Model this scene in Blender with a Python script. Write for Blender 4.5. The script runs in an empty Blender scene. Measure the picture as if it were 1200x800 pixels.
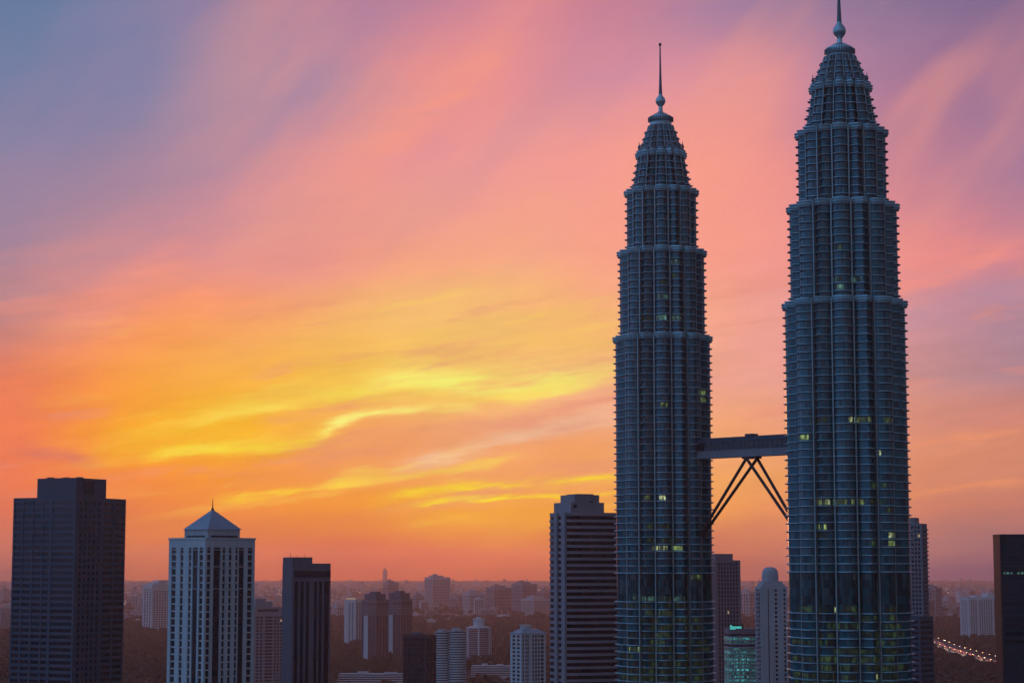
import bpy, math, random
import numpy as np
from mathutils import Vector

random.seed(7)
rng = np.random.default_rng(7)
SC = bpy.context.scene
COL = SC.collection
PI = math.pi

# ------------------------------------------------------------------ camera
F = 2390.0                      # focal length in pixels of a 1200 px wide picture
HZ = 668.0                      # row of the true horizon
CH = 180.0                      # height of the camera above the ground
DS = CH / 140.0                 # distances beyond the first towers were paced out from a 140 m eye height
TH = math.atan((HZ - 400) / F)  # upward pitch
cam_d = bpy.data.cameras.new('camera')
cam = bpy.data.objects.new('camera', cam_d)
COL.objects.link(cam)
cam.location = (0, 0, CH)
cam.rotation_euler = (PI / 2 + TH, 0, 0)
cam_d.sensor_width = 36
cam_d.lens = 36 * F / 1200
cam_d.clip_start = 1
cam_d.clip_end = 400000
SC.camera = cam

CT, ST = math.cos(TH), math.sin(TH)


def pt(px, py, Y):
    u, v = (px - 600) / F, (400 - py) / F
    k = Y / (CT - v * ST)
    return Vector((u * k, Y, CH + k * (ST + v * CT)))


def gpt(px, py, z=0.0):
    u, v = (px - 600) / F, (400 - py) / F
    k = (z - CH) / (ST + v * CT)
    return Vector((u * k, (CT - v * ST) * k, z))


def zz(py, Y):
    return pt(600, py, Y).z


def azel(px, py):
    u, v = (px - 600) / F, (400 - py) / F
    x, y, z = u, CT - v * ST, ST + v * CT
    return math.atan2(x, y), math.atan2(z, math.hypot(x, y))


def lin(c):
    return tuple(((x / 255) / 12.92 if x <= 10.31 else (((x / 255) + .055) / 1.055) ** 2.4) for x in c)


# ------------------------------------------------------------------ view + render
SC.view_settings.view_transform = 'Standard'
SC.view_settings.look = 'None'
SC.view_settings.exposure = 0.0
SC.view_settings.gamma = 1.0
SC.view_settings.use_curve_mapping = False
SC.render.engine = 'CYCLES'
SC.cycles.use_denoising = True
SC.cycles.max_bounces = 5
SC.cycles.diffuse_bounces = 2
SC.cycles.glossy_bounces = 3
SC.cycles.volume_bounces = 0
SC.cycles.use_light_tree = True

# ------------------------------------------------------------------ sky
SUN_AZ, SUN_EL = azel(505, 640)
HAZE_DENSITY = 4.6e-5
HAZE_COLOR = (1.0, .74, .68)
HAZE_G = 0.65
HAZE_TOP = 510.0
AIRLIGHT_SUN, AIRLIGHT_SIDE = (.37, .13, .17), (.25, .102, .105)     # what the haze itself sends back along the horizon


class NT:
    def __init__(s, nt):
        s.nt = nt

    def node(s, t, **kw):
        n = s.nt.nodes.new(t)
        for k, v in kw.items():
            setattr(n, k, v)
        return n

    def put(s, sock, v):
        if isinstance(v, bpy.types.NodeSocket):
            s.nt.links.new(v, sock)
        else:
            sock.default_value = v

    def m(s, op, *a, clamp=False):
        n = s.node('ShaderNodeMath', operation=op, use_clamp=clamp)
        for i, v in enumerate(a):
            s.put(n.inputs[i], v)
        return n.outputs[0]

    def mr(s, v, a, b, c=0.0, d=1.0, smooth=True):
        n = s.node('ShaderNodeMapRange', clamp=True)
        n.interpolation_type = 'SMOOTHSTEP' if smooth else 'LINEAR'
        s.put(n.inputs[0], v)
        for i, q in enumerate((a, b, c, d)):
            n.inputs[i + 1].default_value = q
        return n.outputs[0]

    def mix(s, f, a, b, mode='MIX'):
        n = s.node('ShaderNodeMix', data_type='RGBA', blend_type=mode)
        s.put(n.inputs[0], f)
        for i, v in ((6, a), (7, b)):
            s.put(n.inputs[i], (*v, 1.0) if isinstance(v, tuple) and len(v) == 3 else v)
        return n.outputs[2]

    def vec(s, x, y, z):
        n = s.node('ShaderNodeCombineXYZ')
        for i, v in enumerate((x, y, z)):
            s.put(n.inputs[i], v)
        return n.outputs[0]

    def noise(s, v, scale, detail=4.0, rough=.55):
        n = s.node('ShaderNodeTexNoise')
        s.put(n.inputs['Vector'], v)
        n.inputs['Scale'].default_value = scale
        n.inputs['Detail'].default_value = detail
        n.inputs['Roughness'].default_value = rough
        return n


SKY_X = [0, 100, 200, 300, 400, 500, 600, 700, 800, 900, 1000, 1100, 1200]
SKY = {
    0: [(98, 122, 158), (108, 124, 162), (128, 126, 162), (150, 126, 160), (172, 126, 158), (198, 130, 152), (222, 138, 146), (205, 128, 145), (180, 130, 158), (160, 125, 158), (148, 120, 152), (138, 112, 148), (124, 104, 142)],
    100: [(115, 126, 162), (125, 128, 165), (146, 132, 164), (162, 134, 164), (186, 138, 158), (236, 146, 142), (228, 142, 148), (212, 142, 160), (222, 146, 158), (214, 140, 152), (180, 130, 158), (172, 120, 148), (156, 114, 146)],
    200: [(140, 130, 162), (155, 130, 158), (174, 136, 158), (198, 140, 156), (226, 146, 148), (236, 150, 150), (240, 155, 148), (246, 158, 146), (246, 154, 142), (242, 148, 140), (212, 138, 148), (196, 128, 146), (165, 122, 152)],
    300: [(160, 130, 150), (184, 136, 148), (216, 142, 145), (230, 148, 142), (244, 157, 132), (246, 172, 128), (246, 170, 134), (246, 164, 138), (248, 158, 138), (244, 154, 142), (240, 150, 144), (236, 140, 138), (205, 132, 142)],
    350: [(178, 130, 136), (225, 142, 132), (248, 150, 112), (248, 156, 112), (246, 176, 112), (244, 184, 122), (246, 182, 120), (246, 172, 124), (246, 166, 136), (238, 158, 148), (228, 152, 152), (204, 140, 148), (175, 134, 155)],
    400: [(205, 125, 115), (242, 146, 105), (250, 156, 88), (246, 170, 90), (244, 184, 100), (242, 190, 114), (244, 192, 108), (246, 186, 106), (242, 166, 138), (234, 156, 150), (222, 150, 150), (195, 140, 148), (170, 132, 150)],
    450: [(228, 122, 95), (246, 138, 80), (248, 166, 56), (245, 178, 70), (244, 190, 88), (244, 194, 96), (244, 184, 108), (242, 172, 132), (240, 164, 142), (234, 160, 144), (215, 148, 145), (190, 138, 140), (172, 130, 142)],
    500: [(238, 122, 88), (246, 146, 58), (246, 178, 38), (245, 178, 62), (242, 162, 96), (238, 158, 112), (238, 164, 128), (240, 166, 132), (242, 166, 122), (238, 162, 118), (225, 150, 122), (214, 140, 120), (206, 132, 118)],
    550: [(234, 120, 88), (244, 132, 68), (245, 160, 48), (243, 152, 74), (242, 154, 92), (240, 162, 110), (240, 158, 104), (242, 162, 100), (242, 166, 100), (238, 160, 100), (228, 150, 106), (220, 142, 108), (212, 136, 110)],
    600: [(222, 116, 90), (234, 126, 78), (242, 142, 72), (242, 144, 76), (242, 150, 72), (242, 162, 70), (242, 162, 72), (238, 154, 84), (238, 154, 92), (232, 146, 96), (222, 136, 102), (210, 130, 106), (195, 122, 104)],
    640: [(194, 109, 97), (206, 115, 91), (214, 121, 87), (219, 121, 85), (221, 119, 81), (221, 117, 79), (219, 121, 83), (214, 123, 91), (210, 123, 97), (200, 119, 101), (188, 117, 105), (168, 113, 111), (157, 107, 111)],
    668: [(157, 96, 97), (176, 102, 95), (192, 106, 91), (200, 108, 89), (204, 108, 87), (204, 108, 85), (202, 108, 89), (196, 108, 93), (191, 106, 97), (177, 104, 101), (160, 100, 107), (141, 96, 109), (133, 90, 107)],
}
# long thin clouds: points along the streak, soft half widths above and below, colour, strength
STREAKS = [
    ([(95, 552), (200, 522), (320, 500)], 34, 20, (246, 182, 40), .6, 60),
    ([(215, 502), (290, 482), (380, 468), (450, 456), (520, 448)], 16, 5, (246, 214, 86), .75, 40),
    ([(420, 456), (500, 448), (560, 447), (630, 450), (700, 434)], 20, 13, (246, 236, 118), .95, 60),
    ([(560, 462), (620, 462), (680, 446), (740, 436)], 22, 6, (246, 222, 112), .7, 40),
    ([(160, 540), (240, 530), (330, 521), (370, 511), (400, 500)], 8, 6, (246, 216, 70), .9, 40),
    ([(370, 512), (405, 496), (430, 487), (480, 483), (565, 484)], 7, 4, (248, 238, 128), 1.0, 30),
    ([(250, 585), (330, 577), (385, 569), (430, 564)], 5, 4, (248, 208, 56), .95, 40),
    ([(430, 592), (500, 578), (560, 573), (640, 568), (735, 558)], 6, 4, (250, 214, 44), 1.0, 60),
    ([(470, 594), (560, 587), (640, 583), (735, 578)], 4, 3, (250, 216, 48), .95, 50),
    ([(470, 614), (520, 611), (570, 607)], 4, 3, (248, 184, 54), .7, 30),
    ([(455, 546), (540, 530), (620, 511), (745, 482)], 11, 9, (240, 190, 156), .75, 50),
    ([(270, 566), (350, 552), (420, 536), (500, 515)], 10, 8, (240, 148, 88), .75, 50),
    ([(530, 548), (620, 532), (735, 520)], 11, 9, (242, 156, 98), .7, 50),
    ([(0, 524), (70, 534), (130, 548)], 9, 7, (206, 112, 104), .55, 50),
    ([(1010, 352), (1060, 338), (1130, 318), (1230, 282)], 26, 7, (242, 146, 132), .8, 60),
    ([(1010, 375), (1100, 360), (1230, 322)], 8, 22, (176, 138, 158), .6, 60),
    ([(1010, 526), (1100, 518), (1230, 504)], 7, 9, (240, 152, 108), .75, 60),
    ([(1010, 580), (1100, 574), (1230, 566)], 5, 5, (236, 150, 100), .6, 60),
    ([(400, 205), (470, 160), (530, 110), (620, 40)], 26, 22, (246, 152, 132), .6, 60),
    ([(60, 395), (140, 340), (230, 290)], 24, 22, (248, 150, 128), .45, 50),
    ([(500, 250), (620, 215), (740, 190)], 18, 18, (240, 152, 152), .35, 60),
]


def build_world():
    w = bpy.data.worlds.new('World')
    SC.world = w
    w.use_nodes = True
    w.node_tree.nodes.clear()
    g = NT(w.node_tree)
    tc = g.node('ShaderNodeTexCoord')
    sep = g.node('ShaderNodeSeparateXYZ')
    g.put(sep.inputs[0], tc.outputs['Generated'])
    x, y, z = sep.outputs
    az = g.m('ARCTAN2', x, y)
    el = g.m('ARCSINE', z)
    # slow billows that bend the colour fields, drawn out along the wind
    tilt = g.m('MULTIPLY_ADD', az, -.22, el)
    n1 = g.noise(g.vec(g.m('MULTIPLY', az, 1.0), g.m('MULTIPLY', tilt, 2.6), 0.0), 7.0, 5.0, .5)
    s1 = g.node('ShaderNodeSeparateColor')
    g.put(s1.inputs[0], n1.outputs['Color'])
    azw = g.m('MULTIPLY_ADD', g.m('SUBTRACT', s1.outputs[0], .5), .10, az)
    elw = g.m('MULTIPLY_ADD', g.m('SUBTRACT', s1.outputs[1], .5), .045, el)
    a0, a1 = azel(0, 668)[0], azel(1200, 668)[0]
    fac = g.mr(azw, a0, a1, smooth=False)
    col = None
    rows = sorted(SKY, reverse=True)
    prev = None
    for r in rows:
        rp = g.node('ShaderNodeValToRGB')
        cr = rp.color_ramp
        cr.interpolation = 'B_SPLINE'
        cr.elements[0].position = 0
        cr.elements[1].position = 1
        n = len(SKY_X)
        for k in range(1, n - 1):
            cr.elements.new((azel(SKY_X[k], 668)[0] - a0) / (a1 - a0))
        for k in range(n):
            cr.elements[k].color = (*lin(SKY[r][k]), 1)
        g.put(rp.inputs[0], fac)
        e = azel(600, r)[1]
        col = rp.outputs[0] if col is None else g.mix(g.mr(elw, prev, e, smooth=False), col, rp.outputs[0])
        prev = e
    # fine wisps for the streak edges
    n2 = g.noise(g.vec(g.m('MULTIPLY', az, 1.0), g.m('MULTIPLY', g.m('MULTIPLY_ADD', az, -.12, el), 5.0), .7), 22.0, 6.0, .6)
    s2 = g.node('ShaderNodeSeparateColor')
    g.put(s2.inputs[0], n2.outputs['Color'])
    els = g.m('MULTIPLY_ADD', g.m('SUBTRACT', s2.outputs[0], .5), .0150, el)
    dens = g.mr(s2.outputs[1], .3, .66, .12, 1.15)
    for pts, wu, wd, c, k, fade in STREAKS:
        P = [azel(px, py) for px, py in pts]
        A0, A1 = P[0][0], P[-1][0]
        us = np.array([(p[0] - A0) / (A1 - A0) for p in P])
        deg = min(3, len(P) - 1)
        co = np.polyfit(us, np.array([p[1] for p in P]), deg)
        u = g.mr(az, A0, A1, smooth=False)
        c_ = float(co[0])
        for q in co[1:]:
            c_ = g.m('MULTIPLY_ADD', c_, u, float(q))
        d = g.m('SUBTRACT', els, c_)
        w_ = g.m('MULTIPLY_ADD', g.m('GREATER_THAN', d, 0.0), (1 / wu - 1 / wd) * F, F / wd)
        dd = g.m('MULTIPLY', d, w_)
        ga = g.m('POWER', 2.718, g.m('MULTIPLY', g.m('MULTIPLY', dd, dd), -1.0))
        fa = fade / F
        win = g.m('MULTIPLY', g.mr(az, A0 - fa * .3, A0 + fa), g.mr(az, A1 + fa * .3, A1 - fa))
        f = g.m('MULTIPLY', g.m('MULTIPLY', ga, win), g.m('MULTIPLY', dens, k), clamp=True)
        col = g.mix(f, col, lin(c))
    # high veil, drawn out steeply from lower left to upper right
    ca_, sa2 = math.cos(math.radians(48)), math.sin(math.radians(48))
    pa = g.m('ADD', g.m('MULTIPLY', az, ca_ * 1.8), g.m('MULTIPLY', el, sa2 * 1.8))
    qa = g.m('ADD', g.m('MULTIPLY', az, -sa2 * 6.0), g.m('MULTIPLY', el, ca_ * 6.0))
    n5 = g.noise(g.vec(pa, qa, 1.7), 4.0, 3.0, .42)
    hi = g.mr(el, azel(600, 420)[1], azel(600, 250)[1])
    lef = g.mr(az, azel(100, 300)[0], azel(380, 300)[0])
    col = g.mix(g.m('MULTIPLY', g.m('MULTIPLY', g.mr(n5.outputs[0], .48, .74), .38), g.m('MULTIPLY', hi, lef)), col, lin((246, 160, 136)))
    col = g.mix(g.m('MULTIPLY', g.m('MULTIPLY', g.mr(n5.outputs[0], .54, .28), .22), hi), col, lin((172, 134, 162)))
    # cirrus threads: yellow where thick, rosy where thin, strongest low in the sky
    n3 = g.noise(g.vec(g.m('MULTIPLY', azw, .9), g.m('MULTIPLY', g.m('MULTIPLY_ADD', az, -.17, els), 7.0), 3.1), 9.0, 7.0, .58)
    low = g.m('MULTIPLY', g.mr(el, azel(600, 640)[1], azel(600, 560)[1]), g.mr(el, azel(600, 250)[1], azel(600, 400)[1]))
    near = g.mr(g.m('ABSOLUTE', g.m('SUBTRACT', az, azel(450, 668)[0])), .19, .05)
    yel = g.m('MULTIPLY', g.m('MULTIPLY', g.mr(n3.outputs[0], .53, .70), .55), g.m('MULTIPLY', low, near))
    col = g.mix(yel, col, lin((248, 212, 92)))
    ros = g.m('MULTIPLY', g.m('MULTIPLY', g.mr(n3.outputs[0], .48, .34), .5), low)
    col = g.mix(ros, col, lin((228, 142, 122)))
    thr = g.m('ADD', 1.0, g.m('MULTIPLY', g.m('SUBTRACT', s2.outputs[2], .5), g.m('MULTIPLY_ADD', low, .26, .05)))
    tn = g.node('ShaderNodeMix', data_type='RGBA', blend_type='MULTIPLY')
    tn.inputs[0].default_value = 1.0
    g.put(tn.inputs[6], col)
    g.put(tn.inputs[7], g.vec(thr, thr, thr))
    col = tn.outputs[2]
    # the sky as it is beyond the haze layer: what the layer takes away and adds is undone here
    path = g.m('MINIMUM', 37000.0, g.m('DIVIDE', HAZE_TOP - CH, g.m('MAXIMUM', z, .0001)))
    tr = g.m('POWER', 2.71828, g.m('MULTIPLY', path, -HAZE_DENSITY))
    air = g.mix(g.mr(g.m('ABSOLUTE', g.m('SUBTRACT', az, SUN_AZ)), 0.0, .3), AIRLIGHT_SUN, AIRLIGHT_SIDE)
    sc_ = g.node('ShaderNodeSeparateColor')
    g.put(sc_.inputs[0], col)
    sa_ = g.node('ShaderNodeSeparateColor')
    g.put(sa_.inputs[0], air)
    itr = g.m('SUBTRACT', 1.0, tr)
    ch = [g.m('MAXIMUM', g.m('DIVIDE', g.m('SUBTRACT', sc_.outputs[i], g.m('MULTIPLY', sa_.outputs[i], itr)), tr), .01) for i in range(3)]
    col = g.vec(*ch)
    # the rest of the dome: twilight blue, paler on the left
    zen = (.075, .13, .27)
    front_hi = g.mix(g.mr(el, azel(600, 0)[1], .9), col, zen)
    back = g.mix(g.mr(el, -.02, .5), (.085, .15, .30), (.095, .20, .37))
    back = g.mix(g.mr(el, .5, 1.4), back, zen)
    left = g.m('MULTIPLY', g.mr(az, -.4, -1.0), g.mr(az, -3.0, -2.2))
    back = g.mix(g.m('MULTIPLY', left, .85), back, (.14, .32, .68))
    right = g.m('MULTIPLY', g.mr(az, .4, 1.0), g.mr(az, 3.0, 2.3))
    back = g.mix(g.m('MULTIPLY', right, .9), back, (.058, .06, .12))
    absaz = g.m('ABSOLUTE', az)
    col = g.mix(g.mr(absaz, .27, .95), front_hi, back)
    col = g.mix(g.mr(el, -.01, -.06), col, (.05, .045, .06))
    b1 = g.node('ShaderNodeBackground')
    g.put(b1.inputs[0], col)
    b1.inputs[1].default_value = 1.0
    sky = g.node('ShaderNodeTexSky', sky_type='NISHITA')
    sky.sun_disc = False
    sky.sun_elevation = SUN_EL
    sky.sun_rotation = SUN_AZ
    sky.air_density = 1.0
    sky.dust_density = 1.0
    b2 = g.node('ShaderNodeBackground')
    g.put(b2.inputs[0], sky.outputs[0])
    g.put(b2.inputs[1], g.mr(absaz, .4, 1.2, 0.0, 0.05))
    add = g.node('ShaderNodeAddShader')
    g.put(add.inputs[0], b1.outputs[0])
    g.put(add.inputs[1], b2.outputs[0])
    out = g.node('ShaderNodeOutputWorld')
    g.put(out.inputs[0], add.outputs[0])
    w.cycles.sampling_method = 'MANUAL'
    w.cycles.sample_map_resolution = 1024


build_world()

# ------------------------------------------------------------------ sun, just above the horizon behind the haze
sun_d = bpy.data.lights.new('sun', 'SUN')
sun_d.energy = 0.45
sun_d.angle = math.radians(10)
sun_d.color = (1.0, .40, .20)
sun = bpy.data.objects.new('sun', sun_d)
COL.objects.link(sun)
sd = Vector((math.sin(SUN_AZ) * math.cos(SUN_EL), math.cos(SUN_AZ) * math.cos(SUN_EL), math.sin(SUN_EL)))
sun.rotation_euler = sd.to_track_quat('Z', 'Y').to_euler()
sun.location = (0, 0, 500)


# ------------------------------------------------------------------ helpers


def tag(o, label=None, cat=None, group=None, kind=None):
    if label:
        o['label'] = label
    if cat:
        o['category'] = cat
    if group:
        o['group'] = group
    if kind:
        o['kind'] = kind
    return o


def empty(name, loc, rz=0.0):
    o = bpy.data.objects.new(name, None)
    COL.objects.link(o)
    o.location = loc
    o.rotation_euler = (0, 0, rz)
    o.empty_display_size = 5
    return o


def link(name, me, parent=None, loc=(0, 0, 0), rz=0.0, scale=None):
    o = bpy.data.objects.new(name, me)
    COL.objects.link(o)
    o.location = loc
    o.rotation_euler = (0, 0, rz)
    if scale:
        o.scale = scale
    if parent:
        o.parent = parent
    return o


class MB:
    def __init__(s):
        s.v, s.f, s.m = [], [], []

    def add(s, vs, fs, m=0):
        b = len(s.v)
        s.v += [tuple(v) for v in vs]
        for f in fs:
            s.f.append([b + i for i in f])
            s.m.append(m)

    def box(s, x0, x1, y0, y1, z0, z1, m=0, T=None, flip=False):
        vs = [(x0, y0, z0), (x1, y0, z0), (x1, y1, z0), (x0, y1, z0), (x0, y0, z1), (x1, y0, z1), (x1, y1, z1), (x0, y1, z1)]
        fs = [(3, 2, 1, 0), (4, 5, 6, 7), (0, 1, 5, 4), (1, 2, 6, 5), (2, 3, 7, 6), (3, 0, 4, 7)]
        if T:
            vs = [T(*v) for v in vs]
        if flip:
            fs = [f[::-1] for f in fs]
        s.add(vs, fs, m)

    def prism(s, poly, z0, z1, m=0, caps=True, poly2=None):
        n = len(poly)
        p2 = poly2 or poly
        vs = [(p[0], p[1], z0) for p in poly] + [(p[0], p[1], z1) for p in p2]
        fs = [(i, (i + 1) % n, n + (i + 1) % n, n + i) for i in range(n)]
        if caps:
            fs += [tuple(range(n - 1, -1, -1)), tuple(range(n, 2 * n))]
        s.add(vs, fs, m)

    def tube(s, a, b, r0, r1=None, n=8, m=0):
        a, b = Vector(a), Vector(b)
        r1 = r0 if r1 is None else r1
        q = (b - a).to_track_quat('Z', 'Y')
        vs = []
        for p, r in ((a, r0), (b, r1)):
            vs += [p + q @ Vector((math.cos(2 * PI * i / n) * r, math.sin(2 * PI * i / n) * r, 0)) for i in range(n)]
        fs = [(i, (i + 1) % n, n + (i + 1) % n, n + i) for i in range(n)]
        fs += [tuple(range(n - 1, -1, -1)), tuple(range(n, 2 * n))]
        s.add(vs, fs, m)

    def lathe(s, prof, n=20, m=0, c=(0, 0)):
        vs, fs = [], []
        for r, z in prof:
            vs += [(c[0] + math.cos(2 * PI * i / n) * r, c[1] + math.sin(2 * PI * i / n) * r, z) for i in range(n)]
        for k in range(len(prof) - 1):
            fs += [(k * n + i, k * n + (i + 1) % n, (k + 1) * n + (i + 1) % n, (k + 1) * n + i) for i in range(n)]
        fs += [tuple(range(n - 1, -1, -1)), tuple(range((len(prof) - 1) * n, len(prof) * n))]
        s.add(vs, fs, m)

    def mesh(s, name, mats, smooth=False):
        me = bpy.data.meshes.new(name)
        me.from_pydata(s.v, [], s.f)
        for mt in (mats if isinstance(mats, (list, tuple)) else [mats]):
            me.materials.append(mt)
        if any(s.m):
            me.polygons.foreach_set('material_index', s.m)
        if smooth:
            me.polygons.foreach_set('use_smooth', [True] * len(s.f))
        me.update()
        return me

    def build(s, name, mats, parent=None, loc=(0, 0, 0), rz=0.0, smooth=False):
        return link(name, s.mesh(name, mats, smooth), parent, loc, rz)


# ------------------------------------------------------------------ materials


def mat(name, c, rough=.7, metal=0.0, var=.18, scale=.15, ior=1.5, rand=0.0, stain=0.0, bump=0.0):
    m = bpy.data.materials.new(name)
    m.use_nodes = True
    g = NT(m.node_tree)
    p = m.node_tree.nodes['Principled BSDF']
    tc = g.node('ShaderNodeTexCoord')
    n = g.noise(tc.outputs['Object'], scale, 5.0, .6)
    k = g.mr(n.outputs[0], .3, .7, 1 - var, 1 + var, smooth=False)
    if stain:
        mp = g.node('ShaderNodeMapping')
        mp.inputs['Scale'].default_value = (1, 1, .08)
        g.put(mp.inputs[0], tc.outputs['Object'])
        n3 = g.noise(mp.outputs[0], .6, 4.0, .6)
        k = g.m('MULTIPLY', k, g.mr(n3.outputs[0], .45, .75, 1.0, 1 - stain))
    if rand:
        oi = g.node('ShaderNodeObjectInfo')
        k = g.m('MULTIPLY', k, g.mr(oi.outputs['Random'], 0, 1, 1 - rand, 1 + rand, smooth=False))
    mx = g.node('ShaderNodeMix', data_type='RGBA', blend_type='MULTIPLY')
    mx.inputs[0].default_value = 1
    mx.inputs[6].default_value = (*c, 1)
    g.put(mx.inputs[7], g.vec(k, k, k))
    g.put(p.inputs['Base Color'], mx.outputs[2])
    p.inputs['Roughness'].default_value = rough
    p.inputs['Metallic'].default_value = metal
    p.inputs['IOR'].default_value = ior
    if bump:
        b = g.node('ShaderNodeBump')
        b.inputs['Strength'].default_value = bump
        b.inputs['Distance'].default_value = .3
        n4 = g.noise(tc.outputs['Object'], .8, 2.0)
        g.put(b.inputs['Height'], n4.outputs[0])
        g.put(p.inputs['Normal'], b.outputs[0])
    return m


def glow(name, c, strength, sampled=True, patch=0.0):
    m = bpy.data.materials.new(name)
    m.use_nodes = True
    g = NT(m.node_tree)
    p = m.node_tree.nodes['Principled BSDF']
    p.inputs['Base Color'].default_value = (.02, .025, .02, 1)
    p.inputs['Emission Color'].default_value = (*c, 1)
    p.inputs['Roughness'].default_value = .3
    if patch:       # a lit office floor: some bays brighter, some dark, ceiling lights uneven
        tc = g.node('ShaderNodeTexCoord')
        sp = g.node('ShaderNodeSeparateXYZ')
        g.put(sp.inputs[0], tc.outputs['Object'])
        oi = g.node('ShaderNodeObjectInfo')
        bay = g.m('FLOOR', g.m('DIVIDE', g.m('MULTIPLY', g.m('ARCTAN2', sp.outputs[0], sp.outputs[1]), 26.0), 1.1))
        wn = g.node('ShaderNodeTexWhiteNoise', noise_dimensions='3D')
        g.put(wn.inputs[0], g.vec(bay, g.m('MULTIPLY', oi.outputs['Random'], 91.0), 0.0))
        n = g.noise(tc.outputs['Object'], patch, 3.0, .7)
        k = g.m('MULTIPLY', g.mr(n.outputs[0], .36, .64, .15, 1.5), g.mr(oi.outputs['Random'], 0, 1, .5, 1.3))
        k = g.m('MULTIPLY', k, g.mr(wn.outputs[0], .2, .9, .12, 1.3))
        g.put(p.inputs['Emission Strength'], g.m('MULTIPLY', k, strength))
    else:
        p.inputs['Emission Strength'].default_value = strength
    m.cycles.emission_sampling = 'AUTO' if sampled else 'NONE'
    return m


def pane_glass(name, c, cw, chh, rough=.12, ior=1.8, cyl=False, lit=None):
    """curtain-wall glass: every pane a slightly different tone and gloss, blinds in some"""
    m = bpy.data.materials.new(name)
    m.use_nodes = True
    g = NT(m.node_tree)
    p = m.node_tree.nodes['Principled BSDF']
    tc = g.node('ShaderNodeTexCoord')
    sp = g.node('ShaderNodeSeparateXYZ')
    g.put(sp.inputs[0], tc.outputs['Object'])
    x, y, z = sp.outputs
    a = g.m('MULTIPLY', g.m('ARCTAN2', x, y), 26.0) if cyl else g.m('ADD', x, y)
    ca = g.m('FLOOR', g.m('DIVIDE', a, cw))
    cz = g.m('FLOOR', g.m('DIVIDE', z, chh))
    oi = g.node('ShaderNodeObjectInfo')
    wn = g.node('ShaderNodeTexWhiteNoise', noise_dimensions='3D')
    g.put(wn.inputs[0], g.vec(ca, cz, g.m('MULTIPLY', oi.outputs['Random'], 97.0)))
    r = wn.outputs[0]
    k = g.mr(r, 0, 1, .45, 1.6, smooth=False)
    mx = g.node('ShaderNodeMix', data_type='RGBA', blend_type='MULTIPLY')
    mx.inputs[0].default_value = 1
    mx.inputs[6].default_value = (*c, 1)
    g.put(mx.inputs[7], g.vec(k, k, k))
    blind = g.m('GREATER_THAN', r, .93)
    g.put(p.inputs['Base Color'], g.mix(g.m('MULTIPLY', blind, .6), mx.outputs[2], (.10, .11, .11)))
    g.put(p.inputs['Roughness'], g.mr(r, 0, 1, rough * .6, rough * 1.8, smooth=False))
    p.inputs['IOR'].default_value = ior
    p.inputs['Specular Tint'].default_value = (.6, .88, 1, 1)
    fr = g.m('FRACT', g.m('DIVIDE', a, cw))
    edge = g.m('LESS_THAN', fr, .12)
    b = g.node('ShaderNodeBump')
    b.inputs['Strength'].default_value = .25
    b.inputs['Distance'].default_value = .05
    g.put(b.inputs['Height'], g.m('ADD', edge, g.m('MULTIPLY', r, .3)))
    g.put(p.inputs['Normal'], b.outputs[0])
    return m


M = {}
M['steel'] = mat('tower_steel', (.42, .60, .63), .32, .65, .16, .12, rand=.12)
M['soffit_shade'] = mat('tower_soffit_shade', (.035, .055, .065), .6, .2, .2, .2)  # shade under the ledges, put into the colour of their lower faces
M['steel_dark'] = mat('tower_steel_dark', (.10, .165, .19), .45, .5, .2, .2)
M['fin'] = mat('tower_fin', (.36, .43, .42), .4, .4, .15, .2)
M['tglass'] = pane_glass('tower_glass', (.010, .105, .125), 1.5, 3.4, .09, 1.7, cyl=True)
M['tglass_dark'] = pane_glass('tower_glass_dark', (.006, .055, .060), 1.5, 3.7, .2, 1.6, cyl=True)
M['glass'] = mat('window_glass', (.012, .020, .032), .12, 0, .5, .35, ior=1.6, rand=.5)
M['glass_brown'] = mat('window_glass_brown', (.020, .015, .026), .15, 0, .5, .35, ior=1.5, rand=.4)
M['white'] = mat('white_render', (.62, .62, .62), .75, 0, .08, .06, stain=.18)
M['pale'] = mat('pale_render', (.48, .46, .46), .8, 0, .1, .06, stain=.2)
M['slate'] = mat('dark_cladding', (.072, .098, .135), .6, 0, .12, .06, stain=.1)
M['grey'] = mat('grey_concrete', (.25, .25, .27), .75, 0, .12, .06, stain=.15)
M['brown'] = mat('brown_cladding', (.22, .17, .19), .7, 0, .12, .06, stain=.12)
M['mauve'] = mat('warm_concrete', (.34, .29, .31), .75, 0, .1, .06, stain=.15)
M['charcoal'] = mat('charcoal_stone', (.15, .14, .17), .7, 0, .12, .06, stain=.12)
M['black'] = mat('black_curtain_wall', (.026, .030, .040), .5, 0, .25, .2, ior=1.5)
M['redbrown'] = mat('red_granite', (.16, .09, .08), .6, 0, .15, .1)
M['roof_blue'] = mat('metal_roof', (.30, .34, .40), .5, .2, .1, .15)
M['dark'] = mat('dark_metal', (.05, .05, .055), .6, .2, .2, .2)
M['rooftile'] = mat('clay_roof', (.24, .14, .11), .85, 0, .2, .2)
M['lit_green'] = glow('lit_office_green', (.58, .85, .28), .22, True, .5)
M['lit_teal'] = glow('lit_office_teal', (.30, .75, .62), .16, True, .5)
M['lit_bright'] = glow('lit_office_bright', (.85, 1.0, .50), .55, True, .9)
M['lit_dim'] = glow('lit_office_and_foot_glow', (.30, .62, .24), .042, True, .35)
M['lit_warm'] = glow('lit_room_warm', (1.0, .72, .35), .35, False)
M['sign_teal'] = glow('sign_teal', (.10, .85, .80), .75)
M['teal_room'] = glow('teal_office', (.06, .36, .37), .42, True, .3)
M['lamp'] = glow('street_lamp_glow', (1.0, .60, .26), 14.0)
M['lamp_far'] = glow('far_lamp_glow', (1.0, .58, .28), 14.0, False)
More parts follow.
